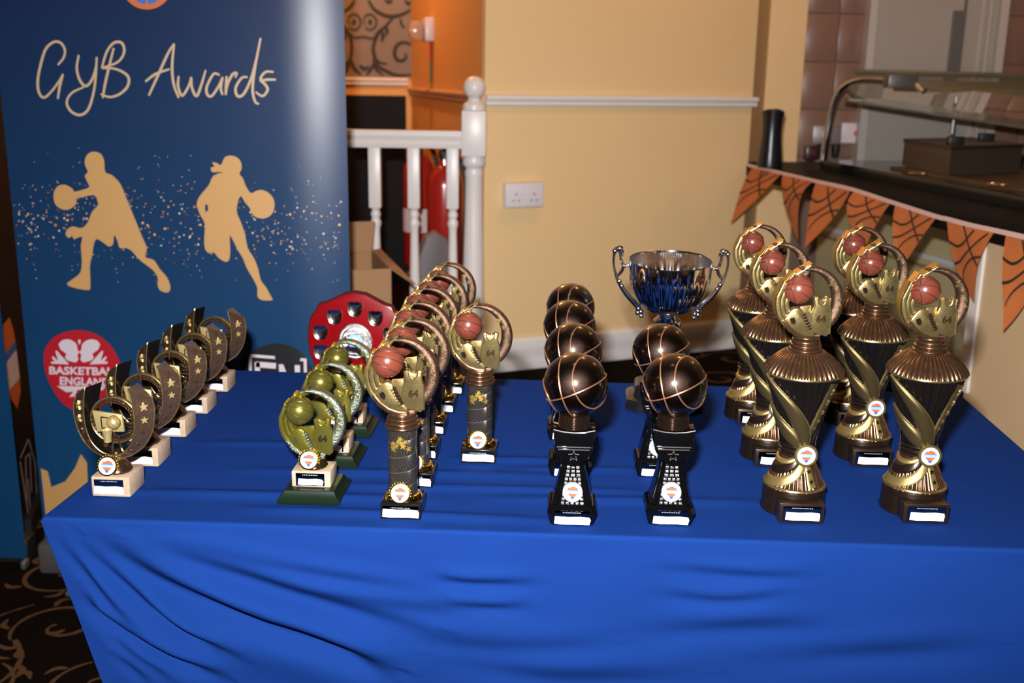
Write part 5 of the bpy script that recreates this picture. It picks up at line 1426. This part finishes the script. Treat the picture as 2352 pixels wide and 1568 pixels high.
# ---- silver cup ----------------------------------------------------------
root = empty('silver_cup')
CT = Matrix.Translation((0, 0, 0.13)) @ Matrix.Rotation(math.radians(5), 4, 'X') @ Matrix.Translation((0, 0, -0.13))   # the bowl sits slightly tipped forward on its stem
m_cupb = mat('cup_base_black', (0.008, 0.008, 0.009), rough=0.15)
oct_loft([(0.072, 0.065, 0.022, 0.0), (0.072, 0.065, 0.022, 0.012), (0.068, 0.061, 0.021, 0.018), (0.058, 0.052, 0.018, 0.022), (0.055, 0.050, 0.018, 0.040), (0.050, 0.045, 0.016, 0.044)], m_cupb, 'stepped_base', root)
mb = MB(); mb.lathe([(0.038, 0.044), (0.038, 0.050), (0.026, 0.056), (0.020, 0.075), (0.018, 0.10), (0.021, 0.118)], 40); mb.build('black_stem', m_cupb, root)
mb = MB(); mb.lathe([(0.018, 0.116), (0.024, 0.122), (0.0255, 0.132), (0.0225, 0.142), (0.0215, 0.148), (0.0265, 0.156), (0.026, 0.164), (0.020, 0.170), (0.016, 0.174), (0.020, 0.182)], 48); mb.build('knop', m_silver, root)


def bowl_r(q): return 0.016 + 0.0605 * max(0.0, 1 - (1 - q) ** 2.5) ** 0.58


fl = lambda t_, r_, z_: r_ * (1 + 0.010 * math.sin(t_ * 36) * max(0, min(1, (0.262 - z_) / 0.02)))
prof = [(bowl_r(i / 26), 0.180 + 0.100 * i / 26) for i in range(27)]
prof += [(0.0775, 0.2812), (0.0770, 0.2822), (0.0755, 0.2815)] + [(bowl_r(1 - i / 26) - 0.0016, 0.280 - 0.096 * i / 26) for i in range(26)]
mb = MB(); mb.lathe([(0.001, 0.180)] + prof + [(0.001, 0.186)], 216, rf=fl, cap=False); mb.v = [tuple(CT @ Vector(p)) for p in mb.v]; mb.build('fluted_bowl', mat('silver_bowl', (0.84, 0.84, 0.84), metal=1, rough=0.10), root)
m_hand = mat('cast_silver', (0.70, 0.72, 0.75), metal=1, rough=0.14)
for sg in (-1, 1):
    mb = MB()
    mb.tube([(sg * p.x, 0, p.y) for p in smooth_path([(0.050, 0.180), (0.062, 0.196), (0.080, 0.216), (0.096, 0.242), (0.104, 0.270), (0.104, 0.290), (0.100, 0.300), (0.092, 0.296), (0.090, 0.286)], 6)], lambda q: 0.0038 + 0.0014 * math.sin(q * 9), 10)
    mb.tube([(sg * p.x, 0, p.y) for p in smooth_path([(0.092, 0.288), (0.090, 0.276), (0.084, 0.268), (0.075, 0.268)], 6)], 0.0028, 8)
    mb.tube([(sg * p.x, 0, p.y) for p in smooth_path([(0.098, 0.248), (0.090, 0.256), (0.086, 0.266)], 5)], 0.0030, 8)
    for x, z, r in ((0.094, 0.301, 0.0062), (0.103, 0.296, 0.0050), (0.085, 0.268, 0.0042), (0.078, 0.270, 0.0035), (0.093, 0.238, 0.0052), (0.088, 0.229, 0.0045), (0.083, 0.221, 0.0042), (0.055, 0.186, 0.0058), (0.050, 0.180, 0.0055), (0.056, 0.178, 0.0050), (0.049, 0.172, 0.0042)): mb.sphere((sg * x, 0.0, z), r, 12, 8)
    mb.tube([(sg * 0.058, 0, 0.190), (sg * 0.048, 0, 0.201)], 0.003, 8)
    mb.v = [tuple(CT @ Vector(p)) for p in mb.v]; mb.build('scroll_handle', m_hand, root)
MB().box((0, -0.0512, 0.031), (0.05, 0.002, 0.014)).build('name_plate', m_silver, root)
root.location = (0.292, 1.938, ZT + 0.0008); root.rotation_euler = (0, 0, math.radians(-6))
tag(root, 'silver fluted two-handled cup on a black stepped base behind the black trophies', 'trophy')

# ---- red shield ----------------------------------------------------------
root = empty('award_shield')
m_rw = mat('red_lacquer_wood', (0.17, 0.002, 0.004), rough=0.25, spec=0.18, var=(14, (0.14, 0.002, 0.004), 0.8, 2.0))
half = [(0, 0.232), (0.024, 0.228), (0.046, 0.217), (0.068, 0.206), (0.084, 0.202), (0.090, 0.192), (0.096, 0.180), (0.104, 0.172), (0.109, 0.152), (0.112, 0.120), (0.108, 0.085), (0.094, 0.050), (0.070, 0.024), (0.040, 0.008), (0, 0.0)]
full = half + [(-x, z) for x, z in half[-2:0:-1]]
mb = MB(); mb.prism(full[::-1], -0.009, 0.009, bev=0.003); wd = mb.build('shield_board', m_rw, root)
mb = MB(); mb.prism([(x * 1.03, 0.116 + (z - 0.116) * 1.03) for x, z in full[::-1]], -0.002, 0.0085); mb.build('dark_edge', mat('shield_edge', (0.03, 0.004, 0.005), rough=0.7, spec=0.1), wd)
m_sil2 = mat('shield_silver', (0.62, 0.58, 0.56), metal=1, rough=0.16)
ps = [(0.0, 0.194), (-0.048, 0.174), (0.048, 0.174), (-0.082, 0.136), (0.082, 0.136), (-0.082, 0.090), (0.082, 0.090), (-0.052, 0.048), (0.052, 0.048), (0, 0.030)]
sp0 = None
for x, z in ps:
    if sp0 is None:
        mb = MB(); h_ = [(0.0, 0.0165), (0.006, 0.0188), (0.0115, 0.0168), (0.0165, 0.0172), (0.0178, 0.008), (0.0172, -0.004), (0.0125, -0.0135), (0.006, -0.0178), (0.0, -0.0195)]; hh = h_ + [(-a, b_) for a, b_ in h_[-2:0:-1]]
        rr_ = [[(x_ * k_, y_, z_ * k_) for x_, z_ in hh] for k_, y_ in ((1.0, 0.0), (1.0, -0.0022), (0.93, -0.0040), (0.84, -0.0036), (0.72, -0.0022), (0.45, -0.0010), (0.02, -0.0006))]; mb.grid(rr_, cv=True); sp0 = mb.build('name_shield', m_sil2, root); o = sp0
    else:
        o = sp0.copy(); COL.objects.link(o); o.parent = root
    o.location = (x, -0.0092, z)
mb = MB(); rows = []
for r, y in [(0.0400, 0.0), (0.0405, -0.003), (0.037, -0.006), (0.033, -0.005), (0.029, -0.0085), (0.022, -0.0085), (0.0175, -0.006), (0.0165, -0.006)]:
    rows.append([((r * (1 + (0.025 * math.sin(30 * a) if 0.02 < r < 0.038 else 0.0))) * math.cos(a) * 0.97 for _ in (0,)).__next__() if False else (r * (1 + (0.025 * math.sin(30 * a) if 0.02 < r < 0.038 else 0.0)) * math.cos(a), y - 0.009, 0.118 + r * 1.05 * math.sin(a)) for a in [2 * PI * i / 90 for i in range(90)]])
mb.grid(rows, cv=True); med = mb.build('silver_boss', mat('boss_silver', (0.70, 0.66, 0.64), metal=1, rough=0.16, bump=(350, 1.0, 0.002)), root)
mb = MB(); n = 36; mb.add([(0.0168 * math.cos(2 * PI * i / n), -0.0160, 0.118 + 0.0172 * math.sin(2 * PI * i / n)) for i in range(n)], [tuple(range(n))]); cp_ = mb.build('centre_disc', mat('sky_blue_print', (0.20, 0.48, 0.80), rough=0.4), med, smooth=False)
mb = MB(); mb.cur = 0; mb.flat([(0.001 + 0.008 * math.cos(i * PI / 8), 0.122 + 0.0085 * math.sin(i * PI / 8)) for i in range(16)], lambda x, z: (x, -0.0163, z)); mb.cur = 1; mb.flat([(-0.003 + 0.0042 * math.cos(i * PI / 6), 0.121 + 0.0045 * math.sin(i * PI / 6)) for i in range(12)], lambda x, z: (x, -0.0166, z)); mb.build('figure_print', [m_bwht, m_lo], cp_, smooth=False)
mb = MB(); mb.prism([(-0.02, -0.002), (0.02, -0.002), (0.012, 0.15), (-0.012, 0.15)], 0.0, 0.006, lambda p: (p.x, 0.072 + p.y - 0.42 * p.z, p.z)); mb.build('rear_strut', m_rw, root)
root.location = (-0.303, 1.985, ZT + 0.0055); root.rotation_euler = (math.radians(-2), 0, math.radians(-5)); root.scale = (0.835, 0.835, 0.835)
tag(root, 'red wooden award shield with small silver name shields, propped at the table back', 'shield')

# loose ceiling lamps (out of view, seen only as reflections)
m_glow = mat('warm_bulb', (1, 0.7, 0.4), emit=((1.0, 0.55, 0.22), 6.0))
l0 = None
lamp_lab = ['warm ceiling downlight straight above the trophy table', 'warm ceiling downlight in front of the cream wall', 'warm ceiling downlight near the left hall wall', 'warm ceiling downlight in the stair lobby', 'warm ceiling downlight over the kitchen counter', 'warm ceiling downlight at the rear of the hall']
for i, (x, y) in enumerate(((-0.05, 1.45), (0.75, 3.1), (-3.6, 0.8), (-0.75, 4.9), (2.3, 3.6), (0.6, -1.6))):
    t = tag(empty('ceiling_lamp', (x, y, 2.9)), lamp_lab[i], 'lamp', 'ceiling downlights')
    mb = MB(); mb.lathe([(0.075, 0.0), (0.075, -0.03), (0.065, -0.05), (0.062, -0.05), (0.06, -0.012)], 28, cap=False); mb.build('lamp_housing', m_white, t)
    mb = MB(); mb.lathe([(0.058, -0.02), (0.03, -0.026), (0.001, -0.028)], 24, cap=False); mb.build('lamp_diffuser', m_glow, t)
